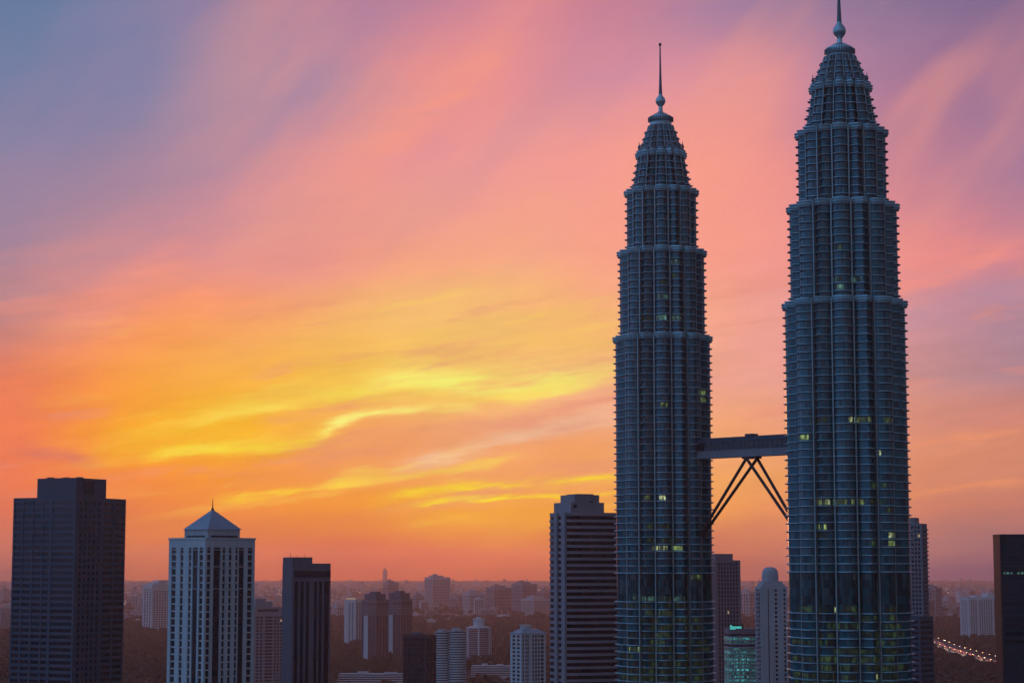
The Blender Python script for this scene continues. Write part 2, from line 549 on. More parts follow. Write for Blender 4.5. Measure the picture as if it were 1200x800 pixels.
M['lamp_white'] = glow('white_lamp_glow', (1.0, .90, .62), 10.0)
M['head'] = glow('head_lamp_glow', (1.0, .66, .42), 3.2, False)
M['tail'] = glow('tail_lamp_glow', (1.0, .18, .12), 5.0, False)

# ------------------------------------------------------------------ the ground, roads


def ground():
    m = bpy.data.materials.new('ground')
    m.use_nodes = True
    g = NT(m.node_tree)
    p = m.node_tree.nodes['Principled BSDF']
    tc = g.node('ShaderNodeTexCoord')
    n1 = g.noise(tc.outputs['Object'], .0011, 6.0, .6)
    n2 = g.noise(tc.outputs['Object'], .02, 6.0, .65)
    c = g.mix(g.mr(n1.outputs[0], .42, .6), (.032, .034, .022), (.12, .105, .10))
    c = g.mix(g.mr(n2.outputs[0], .5, .8), c, (.17, .15, .14))
    g.put(p.inputs['Base Color'], c)
    p.inputs['Roughness'].default_value = .95
    mb = MB()
    n, Rr = 96, 36000.0
    mb.add([(0, 0, 0)] + [(math.cos(2 * PI * i / n) * Rr, math.sin(2 * PI * i / n) * Rr, 0) for i in range(n)],
           [(0, 1 + i, 1 + (i + 1) % n) for i in range(n)])
    o = mb.build('ground', m)
    tag(o, kind='structure')


ground()

mh = bpy.data.materials.new('haze_air')
mh.use_nodes = True
mh.node_tree.nodes.clear()
gh = NT(mh.node_tree)
pv = gh.node('ShaderNodeVolumePrincipled')
pv.inputs['Density'].default_value = HAZE_DENSITY
pv.inputs['Color'].default_value = (*HAZE_COLOR, 1)
pv.inputs['Anisotropy'].default_value = HAZE_G
pv.inputs['Density Attribute'].default_value = ''
oh = gh.node('ShaderNodeOutputMaterial')
gh.put(oh.inputs['Volume'], pv.outputs[0])
mh.cycles.homogeneous_volume = True
hb = MB()
hb.box(-37000, 37000, -37000, 37000, -1.0, HAZE_TOP)
tag(hb.build('haze', mh), 'thin warm dusk haze lying over the whole city', 'haze', kind='stuff')

ROADP = [(1074, 741), (1086, 748.5), (1098, 754), (1110, 759.5), (1122, 763.6), (1135, 767.5), (1150, 771.8), (1164, 775.8), (1180, 780.5), (1200, 788)]
road_c = [gpt(*p) for p in ROADP]


def sub(pts, n=8):
    out = []
    for i in range(len(pts) - 1):
        p0, p1, p2, p3 = pts[max(i - 1, 0)], pts[i], pts[i + 1], pts[min(i + 2, len(pts) - 1)]
        for k in range(n):
            t = k / n
            out.append(.5 * ((2 * p1) + (p2 - p0) * t + (2 * p0 - 5 * p1 + 4 * p2 - p3) * t * t + (3 * p1 - p0 - 3 * p2 + p3) * t ** 3))
    out.append(pts[-1].copy())
    return out


road_l = sub(road_c)
road_n = []
for i, p in enumerate(road_l):
    d = (road_l[min(i + 1, len(road_l) - 1)] - road_l[max(i - 1, 0)]).normalized()
    road_n.append(Vector((d.y, -d.x, 0)))


def strip(name, offs0, offs1, z, m, dash=None):
    mb = MB()
    for i in range(len(road_l) - 1):
        if dash and i % dash:
            continue
        a, b = road_l[i], road_l[i + 1]
        na, nb = road_n[i], road_n[i + 1]
        vs = [a + na * offs0, a + na * offs1, b + nb * offs1, b + nb * offs0]
        mb.add([(v.x, v.y, z) for v in vs], [(0, 1, 2, 3)])
    return mb.build(name, m)


M['asphalt'] = mat('asphalt', (.055, .05, .05), .85, 0, .25, .05)
M['paint'] = mat('road_paint', (.7, .7, .66), .7, 0, .15, .3)
M['paving'] = mat('paving', (.24, .22, .21), .85, 0, .2, .1)
tag(strip('road', -17, 17, .05, M['asphalt']), kind='structure')
tag(strip('road_marking', -6.1, -5.9, .06, M['paint'], 2), kind='structure')
tag(strip('road_marking', 5.9, 6.1, .06, M['paint'], 2), kind='structure')
for s in (-1, 1):
    mbp = MB()
    for i in range(len(road_l) - 1):
        a, b, na, nb = road_l[i], road_l[i + 1], road_n[i], road_n[i + 1]
        q = [a + na * s * 17, a + na * s * 20, b + nb * s * 20, b + nb * s * 17]
        if s < 0:
            q = q[::-1]
        mbp.add([(v.x, v.y, 0.03) for v in q] + [(v.x, v.y, .17) for v in q],
                [(4, 5, 6, 7), (0, 1, 5, 4), (1, 2, 6, 5), (2, 3, 7, 6), (3, 0, 4, 7)])
    tag(mbp.build('pavement', M['paving']), kind='structure')
mbm = MB()
for i in range(len(road_l) - 1):
    a, b, na, nb = road_l[i], road_l[i + 1], road_n[i], road_n[i + 1]
    q = [a - na * 1.2, a + na * 1.2, b + nb * 1.2, b - nb * 1.2]
    mbm.add([(v.x, v.y, 0.03) for v in q] + [(v.x, v.y, .2) for v in q],
            [(4, 5, 6, 7), (0, 1, 5, 4), (1, 2, 6, 5), (2, 3, 7, 6), (3, 0, 4, 7)])
tag(mbm.build('median_strip', M['paving']), kind='structure')

FOOT = []      # (x, y, radius) of everything built, so that no tree grows through it

# ------------------------------------------------------------------ the twin towers
NL = 16


def star_unit(rv):
    out = []
    for k in range(NL):
        c = -PI / 2 + k * 2 * PI / NL
        rnd = k % 2 == 0
        ts = [-1, -.97, -.86, -.66, -.36, 0, .36, .66, .86, .97] if rnd else [-1, -.95, -.62, -.3, 0, .3, .62, .95]
        for t in ts:
            a = c + t * PI / NL
            if rnd:
                r = rv + (1 - rv) * math.sqrt(max(0, 1 - t * t))
            else:
                r = rv + (1 - rv) * (1 - abs(t)) ** .8
            out.append((math.cos(a), math.sin(a), r))
    return out


STAR = star_unit(.825)


def ring(R, off=0.0):
    return [(c * (R * r + off), s * (R * r + off)) for c, s, r in STAR]


def loft(rings, closed=False, dark=0):
    """rings: list of (poly, z); side faces only; the first few bands may take a second material"""
    mb = MB()
    n = len(rings[0][0])
    vs, fs = [], []
    for poly, z in rings:
        vs += [(p[0], p[1], z) for p in poly]
    K = len(rings)
    for k in range(K if closed else K - 1):
        k2 = (k + 1) % K
        fs += [(k * n + i, k * n + (i + 1) % n, k2 * n + (i + 1) % n, k2 * n + i) for i in range(n)]
    mb.add(vs, fs)
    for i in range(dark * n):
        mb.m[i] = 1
    return mb


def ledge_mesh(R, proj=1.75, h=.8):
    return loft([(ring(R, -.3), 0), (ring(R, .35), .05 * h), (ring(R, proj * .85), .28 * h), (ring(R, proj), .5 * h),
                 (ring(R, proj * .95), .72 * h), (ring(R, proj * .5), .92 * h), (ring(R, -.3), 1.0 * h)], dark=2).mesh('ledge', [M['steel'], M['soffit_shade']])


class Tower:
    def __init__(s, px, Y, tiers, rot, label):
        base = pt(px, HZ, Y)
        s.px, s.Y = px, Y
        az = math.atan2(base.x, base.y)
        s.rz = -az + rot
        s.root = empty('skyscraper', (base.x, Y, 0), s.rz)
        tag(s.root, label, 'skyscraper', 'twin towers joined by the footbridge')
        FOOT.append((base.x, Y, 60))
        s.k = Y / F
        s.tiers = tiers
        s.levels = []       # (z, pitch, R)

    def z(s, y):
        return zz(y, s.Y)

    def build(s, pitch, gap, crown):
        T = s.root
        zb0 = s.z(812)
        R1 = s.tiers[0][2] * s.k - 1.1
        s.R1 = R1
        loft([(ring(R1 * 1.02), 0), (ring(R1), zb0 - .02)]).build('lower_shaft', M['tglass_dark'], T)
        pod = MB()
        pod.prism([(p[0] * 1.35, p[1] * 1.35) for p in ring(R1)], 0, 22)
        pod.build('podium', M['grey'], T)
        for ti, tier in enumerate(s.tiers):
            yt, yb, hw = tier[:3]
            hw1 = tier[3] if len(tier) > 3 else hw
            R = hw * s.k - 1.1
            z0 = zb0 if yb is None else s.z(yb)
            z1 = s.z(yt)
            n = max(1, round((z1 - z0 - 1.5) / pitch))
            ph = (z1 - z0 - 1.5) / n
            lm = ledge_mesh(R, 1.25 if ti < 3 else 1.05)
            bm_ = loft([(ring(R), 0), (ring(R), ph - .02)]).mesh('window_band', M['tglass'])
            bd = loft([(ring(R), 0), (ring(R), ph - .02)]).mesh('window_band', M['tglass_dark'])
            for k in range(n):
                z = z0 + k * ph
                if hw1 != hw:      # a tier whose storeys step inwards one by one
                    R = (hw + (hw1 - hw) * k / max(1, n - 1)) * s.k - 1.1
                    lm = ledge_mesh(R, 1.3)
                    bm_ = loft([(ring(R), 0), (ring(R), ph - .02)]).mesh('window_band', M['tglass'])
                    if k:
                        sof = MB()
                        sof.add([(p[0], p[1], z + .01) for p in ring(R * (1 + .02), .6)], [tuple(range(len(STAR)))])
                        sof.build('terrace', M['steel_dark'], T)
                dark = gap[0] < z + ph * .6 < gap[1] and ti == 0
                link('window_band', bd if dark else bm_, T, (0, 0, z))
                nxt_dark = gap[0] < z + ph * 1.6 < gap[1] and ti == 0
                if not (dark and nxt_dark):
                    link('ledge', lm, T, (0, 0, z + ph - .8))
                s.levels.append((z, ph, R, dark))
            # cornice and flat terrace that close the tier
            cz = z0 + n * ph
            cor = loft([(ring(R, -.3), 0), (ring(R, .9), .05), (ring(R, 1.6), .5), (ring(R, 1.65), .9), (ring(R, 1.1), 1.3),
                        (ring(R, 1.25), 1.5), (ring(R, 1.7), 1.9), (ring(R, 1.5), 2.3), (ring(R, .2), 2.35), (ring(R, -.4), 1.5)])
            cor.add([(p[0], p[1], 1.5) for p in ring(R, -.4)], [tuple(range(len(STAR)))])
            cor.build('cornice', M['steel'], T, (0, 0, cz))
            # upright fins in the sixteen grooves
            w = .30 if ti < 3 else .24
            for q in range(NL):
                a = -PI / 2 + (q + .5) * 2 * PI / NL
                rr = R * .825 + 2.3
                fm = MB()
                c_, s_ = math.cos(a), math.sin(a)

                def TT(x, y, zv, c_=c_, s_=s_, rr=rr):
                    return (c_ * (rr + x) - s_ * y, s_ * (rr + x) + c_ * y, zv)
                if hw1 == hw:
                    fm.box(-2.4, .35, -w, w, z0, z1 + .4, T=TT)
                else:
                    ra, rb_ = (hw * s.k - 1.1) * .825 + 1.9, (hw1 * s.k - 1.1) * .825 + 1.9
                    fm.tube((c_ * ra, s_ * ra, z0), (c_ * rb_, s_ * rb_, z1 + .4), w * 1.2, n=6)
                fm.build('fin', M['fin'], T)
        # crown: small tier with pinnacles, ribbed cone, beaded ring, neck, ball, spire
        c = crown
        zc0, zc1 = s.z(s.tiers[-1][0]), s.z(c['top'])
        R = c['hw'] * s.k
        cm = loft([(ring(R, .0), zc0), (ring(R, .0), zc0 + (zc1 - zc0) * .8), (ring(R, .7), zc0 + (zc1 - zc0) * .86), (ring(R, .7), zc1), (ring(R * .7), zc1 + .5)])
        cm.build('crown_drum', M['steel_dark'], T)
        for kf in (.25, .55):
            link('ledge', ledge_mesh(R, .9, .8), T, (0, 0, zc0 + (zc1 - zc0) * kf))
        Rp = s.tiers[-1][3] * s.k * .93
        for q in range(8):
            a = -PI / 2 + (q * 2 + 1) * PI / 8
            p = MB()
            p.lathe([(.55, zc0 - .5), (.5, zc0 + 2.6), (.8, zc0 + 3.0), (.6, zc0 + 3.6), (.25, zc0 + 4.4), (.05, zc0 + 6.2)], 8, c=(math.cos(a) * Rp, math.sin(a) * Rp))
            p.build('pinnacle', M['steel_dark'], T)
        yb, yt_, hb, ht = c['cone']
        zb, zt = s.z(yb), s.z(yt_)
        rb, rt = hb * s.k, ht * s.k
        prof = []
        for fr_, ft in ((0, 0), (.20, .22), (.28, .24), (.46, .46), (.56, .49), (.70, .72), (.84, .75), (.94, .93), (1, 1)):
            prof.append((rb + (rt - rb) * fr_, zc1 + (zt - zc1) * ft))
        for kf in (1, 3, 5):
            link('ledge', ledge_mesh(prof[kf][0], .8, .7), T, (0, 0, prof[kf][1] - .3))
        cone = loft([(ring(r), z) for r, z in prof])
        cone.build('cone_roof', M['steel_dark'], T)
        for q in range(NL):
            a = -PI / 2 + (q + .5) * 2 * PI / NL
            p = MB()
            for i in range(8):
                r0, z0 = prof[i]
                r1, z1 = prof[i + 1]
                p.tube((math.cos(a) * r0 * .95, math.sin(a) * r0 * .95, z0), (math.cos(a) * r1 * .95, math.sin(a) * r1 * .95, z1), .3, n=6)
            p.build('cone_rib', M['fin'], T)
        yr, hr, tr = c['ring']
        zr, rr, tube_r = s.z(yr), hr * s.k, tr * s.k
        rm = MB()
        nn = 14
        rm.lathe([(rr - tube_r + math.cos(2 * PI * i / nn) * tube_r, zr + math.sin(2 * PI * i / nn) * tube_r * 1.15) for i in range(nn + 1)], 48)
        rm.lathe([(rr * .86, zr - tube_r * 2.4), (rr * .9, zr - .5), (rr * .82, zr + tube_r * .9), (rr * .5, zr + tube_r * 1.7), (rr * .3, zr + tube_r * 2.0)], 32)
        rm.build('ring', M['steel'], T)
        for i in range(36):
            a = 2 * PI * i / 36
            bm2 = MB()
            bm2.box(rr - .35, rr + .28, -.28, .28, zr - .9, zr + .9, T=lambda x, y, zv, a=a: (math.cos(a) * x - math.sin(a) * y, math.sin(a) * x + math.cos(a) * y, zv))
            bm2.build('ring_boss', M['steel_dark'], T)
        yn, hn = c['neck']
        bt, bb, bh = c['ball']
        nz0, nz1 = zr + tube_r, s.z(bb)
        nk = MB()
        nk.lathe([(rr * .55, nz0 - .5), (rr * .4, nz0 + (nz1 - nz0) * .3), (hn * s.k, nz0 + (nz1 - nz0) * .6), (hn * s.k * .9, nz1 + .8)], 20)
        nk.build('neck', M['steel'], T)
        zb0_, zb1_ = s.z(bb), s.z(bt)
        br = bh * s.k
        ball = []
        for i in range(15):
            t = i / 14
            a = -PI / 2 + PI * t
            ball.append((max(.15, br * math.cos(a) * (1 - .12 * t)) if t < .86 else max(br * .42 * (1 - (t - .86) * 2.2), .3), zb0_ + (zb1_ - zb0_) * t))
        bmb = MB()
        bmb.lathe(ball, 24)
        bo = bmb.build('ball', M['steel'], T, smooth=True)
        st, sb, h0, h1 = c['spire']
        sm = MB()
        z0, z1 = s.z(sb), s.z(st)
        sm.lathe([(h0 * s.k, z0), (h0 * s.k * .8, z0 + (z1 - z0) * .15), (h0 * s.k * .55, z0 + (z1 - z0) * .45), (h1 * s.k, z1)], 14)
        sm.build('spire', M['steel_dark'], T)
        fb = MB()
        fb.lathe([(.1, z1 - .8), (.55, z1 - .4), (.75, z1 + .2), (.55, z1 + .8), (.08, z1 + 1.2)], 12)
        fb.build('finial', M['dark'], T)
        s.ztip = z1

    def lit(s, px, py, wpx, m, rows=1, hfrac=.6):
        """a run of lit panes on the floor that shows at (px, py)"""
        ax = pt(s.px, HZ, s.Y).x
        z = pt(px, py, s.Y - 18).z
        best = min(s.levels, key=lambda L: abs(L[0] + L[1] * .45 - z))
        zc, ph, R, dark = best
        cx = pt(px, py, s.Y - 15).x - ax
        ww = wpx * s.k
        a0 = math.asin(max(-.97, min(.97, (cx - ww / 2) / R)))
        a1 = math.asin(max(-.97, min(.97, (cx + ww / 2) / R)))
        az = math.atan2(ax, s.Y)
        sh = az - s.rz * 0 - (s.rz + az)      # view direction in the tower's own frame
        out = MB()
        # walk round the star outline between both angles
        pts = []
        N = len(STAR)
        for c, sn, r in STAR:
            a = math.atan2(c, -sn)       # 0 towards local -y, positive to +x
            pts.append((a, c, sn, r))
        pts.sort()
        lo, hi = a0 - (s.rz + az), a1 - (s.rz + az)
        A = np.array([p[0] for p in pts])
        RR = np.array([p[3] for p in pts])
        step = 1.5 / R
        a = lo
        z0, z1 = zc + ph * .08, zc + ph * (.08 + hfrac)
        while a < hi:
            b = min(a + step, hi)
            if True:
                v = []
                for q in (a, b):
                    r = float(np.interp(q, A, RR)) * R + .12
                    v.append((math.sin(q) * r, -math.cos(q) * r))
                out.add([(v[0][0], v[0][1], z0), (v[1][0], v[1][1], z0), (v[1][0], v[1][1], z1), (v[0][0], v[0][1], z1)], [(0, 1, 2, 3)])
            a += step
        if out.f:
            out.build('lit_window', m, s.root)


YL, YR = 1000.0, 926.0
L = Tower(778.6, YL, [(397, None, 58.2), (297, 397, 52.6), (226, 297, 43.8), (182, 226, 37.2, 30.0)], 0.0,
          'left and farther of the two glass and steel twin towers, its whole spire in view')
L.build(3.45, (CH - 15.7, CH - .5), dict(top=177, hw=27.5, cone=(177, 148, 25.5, 15.5), ring=(140.5, 14.6, 4.2), neck=(129, 2.6), ball=(110, 127, 6.4), spire=(53, 113, 2.3, .7)))
Rt = Tower(995.2, YR, [(357, None, 73.0), (244, 357, 66.0), (157, 244, 54.6), (104, 157, 45.5, 37.0)], -0.035,
           'right and nearer of the two glass twin towers, its spire tip cut off above')
Rt.build(3.62, (CH - 17.2, CH - 1.3), dict(top=98, hw=34, cone=(98, 67, 32, 19.5), ring=(61, 17.6, 5.2), neck=(50, 3.6), ball=(25, 48, 8.4), spire=(-40, 29, 3.1, .8)))

for a in [(775, 640, 19, 'lit_bright'), (797, 640, 12, 'lit_green'), (768, 631, 16, 'lit_dim'), (790, 632, 22, 'lit_dim'), (779, 620, 16, 'lit_dim'),
          (822, 677, 14, 'lit_green'), (823, 671, 12, 'lit_dim'), (760, 581, 8, 'lit_green'), (779, 581, 7, 'lit_bright'), (762, 612, 10, 'lit_dim'),
          (778, 376, 12, 'lit_teal'), (797, 374, 12, 'lit_teal'), (776, 368, 14, 'lit_teal'), (796, 308, 10, 'lit_teal'), (795, 320, 12, 'lit_dim'),
          (829, 458, 8, 'lit_green'), (829, 464, 7, 'lit_green'), (781, 475, 8, 'lit_green'), (775, 700, 60, 'lit_teal'), (758, 711, 12, 'lit_dim'),
          (779, 349, 12, 'lit_teal'), (758, 376, 14, 'lit_dim'), (779, 332, 8, 'lit_dim'), (745, 757, 9, 'lit_green')]:
    L.lit(a[0], a[1], a[2], M[a[3]])
for a in [(968, 586, 20, 'lit_bright'), (968, 592, 16, 'lit_green'), (990, 585, 18, 'lit_green'), (1012, 584, 16, 'lit_green'), (1035, 584, 18, 'lit_dim'),
          (967, 616, 16, 'lit_green'), (967, 624, 14, 'lit_dim'), (1053, 625, 12, 'lit_bright'), (1053, 634, 12, 'lit_green'), (1031, 631, 14, 'lit_dim'),
          (1005, 490, 8, 'lit_bright'), (1020, 490, 16, 'lit_green'), (1048, 491, 12, 'lit_green'), (965, 492, 20, 'lit_dim'), (948, 507, 10, 'lit_green'),
          (1038, 533, 4, 'lit_bright'), (988, 334, 14, 'lit_teal'), (1010, 329, 12, 'lit_teal'), (988, 290, 12, 'lit_dim'), (988, 325, 12, 'lit_teal'),
          (1036, 573, 18, 'lit_dim'), (1010, 677, 4, 'lit_green'), (984, 716, 3, 'lit_bright'), (1036, 795, 4, 'lit_bright'), (968, 717, 16, 'lit_dim'), (988, 762, 6, 'lit_green'),
          (1050, 594, 12, 'lit_dim')]:
    Rt.lit(a[0], a[1], a[2], M[a[3]])
for T_, cx, hw in ((L, 779, 52), (Rt, 996, 66)):  # glowing panes added to stand in for green light on the tower feet
    for i in range(72):
        yy = 800 - 92 * random.random() ** 1.7
        xx = cx + hw * random.uniform(-.95, .95)
        T_.lit(xx, yy, random.uniform(12, 34), M['lit_dim'], hfrac=random.uniform(.5, .75))


# ------------------------------------------------------------------ footbridge between the towers
def bridge():
    A = Vector((L.root.location.x, L.root.location.y, 0))
    B = Vector((Rt.root.location.x, Rt.root.location.y, 0))
    d = (B - A)
    D = d.length
    d.normalize()
    rz = math.atan2(d.y, d.x)
    ym = (YL + YR) / 2
    zb = pt(836, 537, A.y + (B.y - A.y) * .28).z
    zt = pt(836, 513.5, A.y + (B.y - A.y) * .28).z
    o = empty('footbridge', ((A + B) / 2 + Vector((0, 0, zb))), rz)
    tag(o, 'double deck steel footbridge propped on slanting legs between the twin towers', 'bridge')
    h = zt - zb
    xa, xb = -D / 2 + L.R1 - .5, D / 2 - Rt.R1 + .5
    W = 2.6
    fb = MB()
    fb.box(xa, xb, -W - .25, W + .25, 0, h * .30)
    fb.box(xa, xb, -W - .4, W + .4, h * .30 + .01, h * .36)
    fb.build('lower_fascia', M['mauve'], o)
    g = MB()
    g.box(xa + .05, xb - .05, -W + .2, W - .2, h * .36 + .005, h * .78)
    g.build('window_band', M['glass'], o)
    n = 22
    for i in range(n + 1):
        x = xa + .3 + (xb - xa - .6) * i / n
        for s in (-1, 1):
            p = MB()
            p.box(x - .09, x + .09, s * (W - .15) - .12, s * (W - .15) + .12, h * .362, h * .779)
            p.build('mullion', M['steel_dark'], o)
    r = MB()
    r.box(xa, xb, -W - .3, W + .3, h * .78, h * .93)
    r.box(xa, xb, -W + .6, W - .6, h * .93, h * 1.0)
    r.build('roof', M['slate'], o)
    mid = MB()
    mid.box(-2.2, 2.2, -W + .3, W - .3, h, h + 1.1)
    mid.build('roof_hatch', M['slate'], o)
    # legs: from a pair of bearings under the middle to each tower's side
    inv = o.matrix_basis.inverted()
    zleg = pt(836, 626, A.y + (B.y - A.y) * .28).z - zb
    hub = MB()
    hub.box(-4.2, 4.2, -W + .4, W - .4, -1.0, -.005)
    hub.build('bearing_beam', M['dark'], o)
    for s, xe in ((-1, xa + .6), (1, xb - .6)):
        for sy in (-1, 1):
            lg = MB()
            lg.tube((s * 1.6 * sy * s, sy * (W - .5), -.8), (xe, sy * 1.2, zleg), .72, .72, 12)
            lg.build('leg', M['dark'], o)
        bp = MB()
        bp.box(xe - .7, xe + .7, -2.4, 2.4, zleg - 1.6, zleg + .8)
        bp.build('leg_socket', M['dark'], o)


bridge()

# ------------------------------------------------------------------ other buildings
UNIT = {}


def unit_box(m):
    if m not in UNIT:
        b = MB()
        b.box(-.5, .5, -.5, .5, -.5, .5)
        UNIT[m] = b.mesh('window', M[m])
    return UNIT[m]


def rect_px(xl, xc, xr, d, yref=668):
    """upright right-angled block whose near corner shows at xc, far ends of its two seen faces at xl and xr"""
    kx = lambda px: pt(px, yref, 1.0).x
    ul, uc, ur = kx(xl), kx(xc), kx(xr)
    Cx = uc * d
    best = None
    # square-ish plan unless one face is narrow: rotation chosen from the ratio of the two seen widths
    return Cx, ul, ur


class Block:
    def __init__(s, name, xl, xc, xr, d, ytop, label, cat, group=None, wall='grey', glass='glass', psi=None, ybot=812, ratio=1.0):
        s.ps = 1.0
        if d >= 1900:
            d, s.ps = d * DS, DS
        Cx, ul, ur = rect_px(xl, xc, xr, d)
        if psi is None:
            best = (9e9, .7)
            for i in range(2, 89):
                q = math.radians(i)
                a_ = (Cx - ul * d) / (math.cos(q) + ul * math.sin(q))
                den = math.sin(q) - ur * math.cos(q)
                if den < .03:
                    continue
                b_ = (ur * d - Cx) / den
                if a_ <= 0 or b_ <= 0:
                    continue
                e = abs(math.log(a_ / (b_ * ratio)))
                if e < best[0]:
                    best = (e, q)
            psi = best[1]
        s.a = (Cx - ul * d) / (math.cos(psi) + ul * math.sin(psi))
        s.b = (ur * d - Cx) / (math.sin(psi) - ur * math.cos(psi))
        s.psi, s.d = psi, d
        cen = Vector((Cx, d, 0)) + s.a / 2 * Vector((-math.cos(psi), math.sin(psi), 0)) + s.b / 2 * Vector((math.sin(psi), math.cos(psi), 0))
        s.cen = cen
        s.root = empty(name, cen, -psi)
        tag(s.root, label, cat, group)
        s.top = zz(ytop, d)
        s.zlow = max(0.0, zz(ybot, d))
        s.wall, s.glass = wall, glass
        s.w = MB()
        s.w.box(-s.a / 2, s.a / 2, -s.b / 2, s.b / 2, 0, s.top)
        s.nwin = 0
        s.rest = MB()
        FOOT.append((cen.x, cen.y, math.hypot(s.a, s.b) / 2 + 7))

    def z(s, y):
        return zz(y, s.d)

    def T(s, side):
        a, b = s.a / 2, s.b / 2
        return {'f': (lambda t, n, z: (t, -b - n, z), 2 * a, 0.0), 'r': (lambda t, n, z: (a + n, t, z), 2 * b, PI / 2),
                'l': (lambda t, n, z: (-a - n, -t, z), 2 * b, PI / 2), 'b': (lambda t, n, z: (-t, b + n, z), 2 * a, 0.0)}[side]

    def sbox(s, side, f0, f1, n0, n1, z0, z1, mb=None):
        fn, w, _ = s.T(side)
        (mb or s.w).box((f0 - .5) * w, (f1 - .5) * w, n0, n1, z0, z1, T=fn, flip=True)

    def window(s, side, f0, f1, z0, z1, n=.05, m=None, name='window'):
        fn, w, rz = s.T(side)
        t0, t1 = (f0 - .5) * w, (f1 - .5) * w
        if s.nwin < 100:
            s.nwin += 1
            return link(name, unit_box(m or s.glass), s.root, fn((t0 + t1) / 2, n / 2, (z0 + z1) / 2), rz, (t1 - t0, n, z1 - z0))
        s.rest.box(t0, t1, 0, n, z0, z1, T=fn, flip=True)

    def facade(s, side, cols, ztop, pitch, wf=.6, pier=.55, span=.3, zlow=None, lit=0.0, litm='lit_warm', full=False, zmin_w=None):
        """cols: windows' (f0, f1) from left to right; everything between is a proud pier"""
        zl = s.zlow if zlow is None else zlow
        pitch *= s.ps
        edges = [0.0]
        for c in cols:
            edges += [c[0], c[1]]
        edges.append(1.0)
        for i in range(0, len(edges), 2):
            if edges[i + 1] - edges[i] > .002:
                s.sbox(side, edges[i], edges[i + 1], 0, pier, 0, ztop)
        n = int((ztop - zl) / pitch)
        for k in range(n):
            z1 = ztop - k * pitch
            z0 = z1 - pitch
            for c in cols:
                if not (full or (len(c) > 2 and c[2] == 'full')):
                    s.sbox(side, c[0], c[1], 0, span, z0 + .004, z0 + pitch * (1 - wf))
                    m = litm if random.random() < lit else None
                    s.window(side, c[0] + .0006, c[1] - .0006, z0 + pitch * (1 - wf) + .004, z1 - .004, m=m)
                else:
                    if k % 2 == 0:
                        s.window(side, c[0] + .0006, c[1] - .0006, z0 - pitch + .004, z1 - .004, m=None)
        if ztop < s.top - .05:
            s.sbox(side, 0, 1, 0, pier, ztop + .003, s.top)

    def corners(s, p=.55):
        for sx in (-1, 1):
            for sy in (-1, 1):
                x0, x1 = sorted((sx * s.a / 2, sx * (s.a / 2 + p)))
                y0, y1 = sorted((sy * s.b / 2, sy * (s.b / 2 + p)))
                s.w.box(x0, x1, y0, y1, 0, s.top)

    def top_block(s, fx0, fx1, fy0, fy1, z0, z1, m=None, name='roof_block'):
        """fractions of the plan, from left to right and front to back"""
        b = MB()
        b.box((fx0 - .5) * s.a, (fx1 - .5) * s.a, (fy0 - .5) * s.b, (fy1 - .5) * s.b, z0 + .003, z1)
        return b.build(name, M[m or s.wall], s.root)

    def parapet(s, over=.6, h=1.2, m=None):
        b = MB()
        a, c = s.a / 2 + over, s.b / 2 + over
        z = s.top + .004
        t = .5
        b.box(-a, a, -c, -c + t, z, z + h)
        b.box(-a, a, c - t, c, z, z + h)
        b.box(-a, -a + t, -c + t, c - t, z, z + h)
        b.box(a - t, a, -c + t, c - t, z, z + h)
        b.build('parapet', M[m or s.wall], s.root)

    def antenna(s, fx, fy, z, h, r=.12, m='dark'):
        b = MB()
        x, y = (fx - .5) * s.a, (fy - .5) * s.b
        b.tube((x, y, z), (x, y, z + h), r, r * .4, 6)
        b.build('antenna', M[m], s.root)

    def plant(s, fx, fy, z, w, d, h, m='grey'):
        b = MB()
        x, y = (fx - .5) * s.a, (fy - .5) * s.b
        b.box(x - w / 2, x + w / 2, y - d / 2, y + d / 2, z + .004, z + h)
        b.box(x - w / 2 - .15, x + w / 2 + .15, y - d / 2 - .15, y + d / 2 + .15, z + h + .002, z + h + .2)
        b.build('roof_unit', M[m], s.root)

    def done(s):
        s.w.build('wall', M[s.wall], s.root)
        if s.rest.f:
            tag(s.rest.build('window', M[s.glass], s.root), kind='stuff')
        return s


def split(c0, c1, n, gap=.25):
    w = (c1 - c0) / n
    return [(c0 + i * w + w * gap / 2, c0 + (i + 1) * w - w * gap / 2) for i in range(n)]


# --- dark office tower at the left
b = Block('office_tower', 15.3, 87, 144.5, 1100, 584, 'large dark grey office tower with a stepped roof block at the far left', 'office tower', wall='slate')
fl = lambda x: (x - 100) / 390
fr = lambda x: (x - 490) / 340
zt = b.z(587)
b.facade('f', [(fl(106), fl(152)), (fl(162), fl(216)), (fl(226), fl(282)), (fl(291), fl(330)), (fl(346), fl(484))], zt, 3.4, .55, .5, .35)
b.facade('r', [(fr(511), fr(532)), (fr(545), fr(562)), (fr(574), fr(592)), (fr(604), fr(622)), (fr(636), fr(654)), (fr(678), fr(745)), (fr(756), fr(826))], zt, 3.4, .55, .5, .3)
b.corners(.5)
b.top_block(.37, 1.006, -.006, .60, b.top, b.z(559.5))
lo = MB()
fn, w_, _ = b.T('r')
lo.box((.14 - .5) * w_, (.34 - .5) * w_, .55, .75, b.z(578), b.z(563), T=fn, flip=True)
lo.build('louvre', M['black'], b.root)
b.parapet(.5, .9)
ztb = b.z(559.5)
for i in range(9):
    b.antenna(.45 + .06 * i, .05 + .04 * (i % 3), ztb, random.uniform(.7, 1.5), .1)
for i in range(4):
    b.plant(.48 + .13 * i, .12 + .1 * (i % 2), ztb, 3, 2.5, random.uniform(.3, .6), 'slate')
b.done()

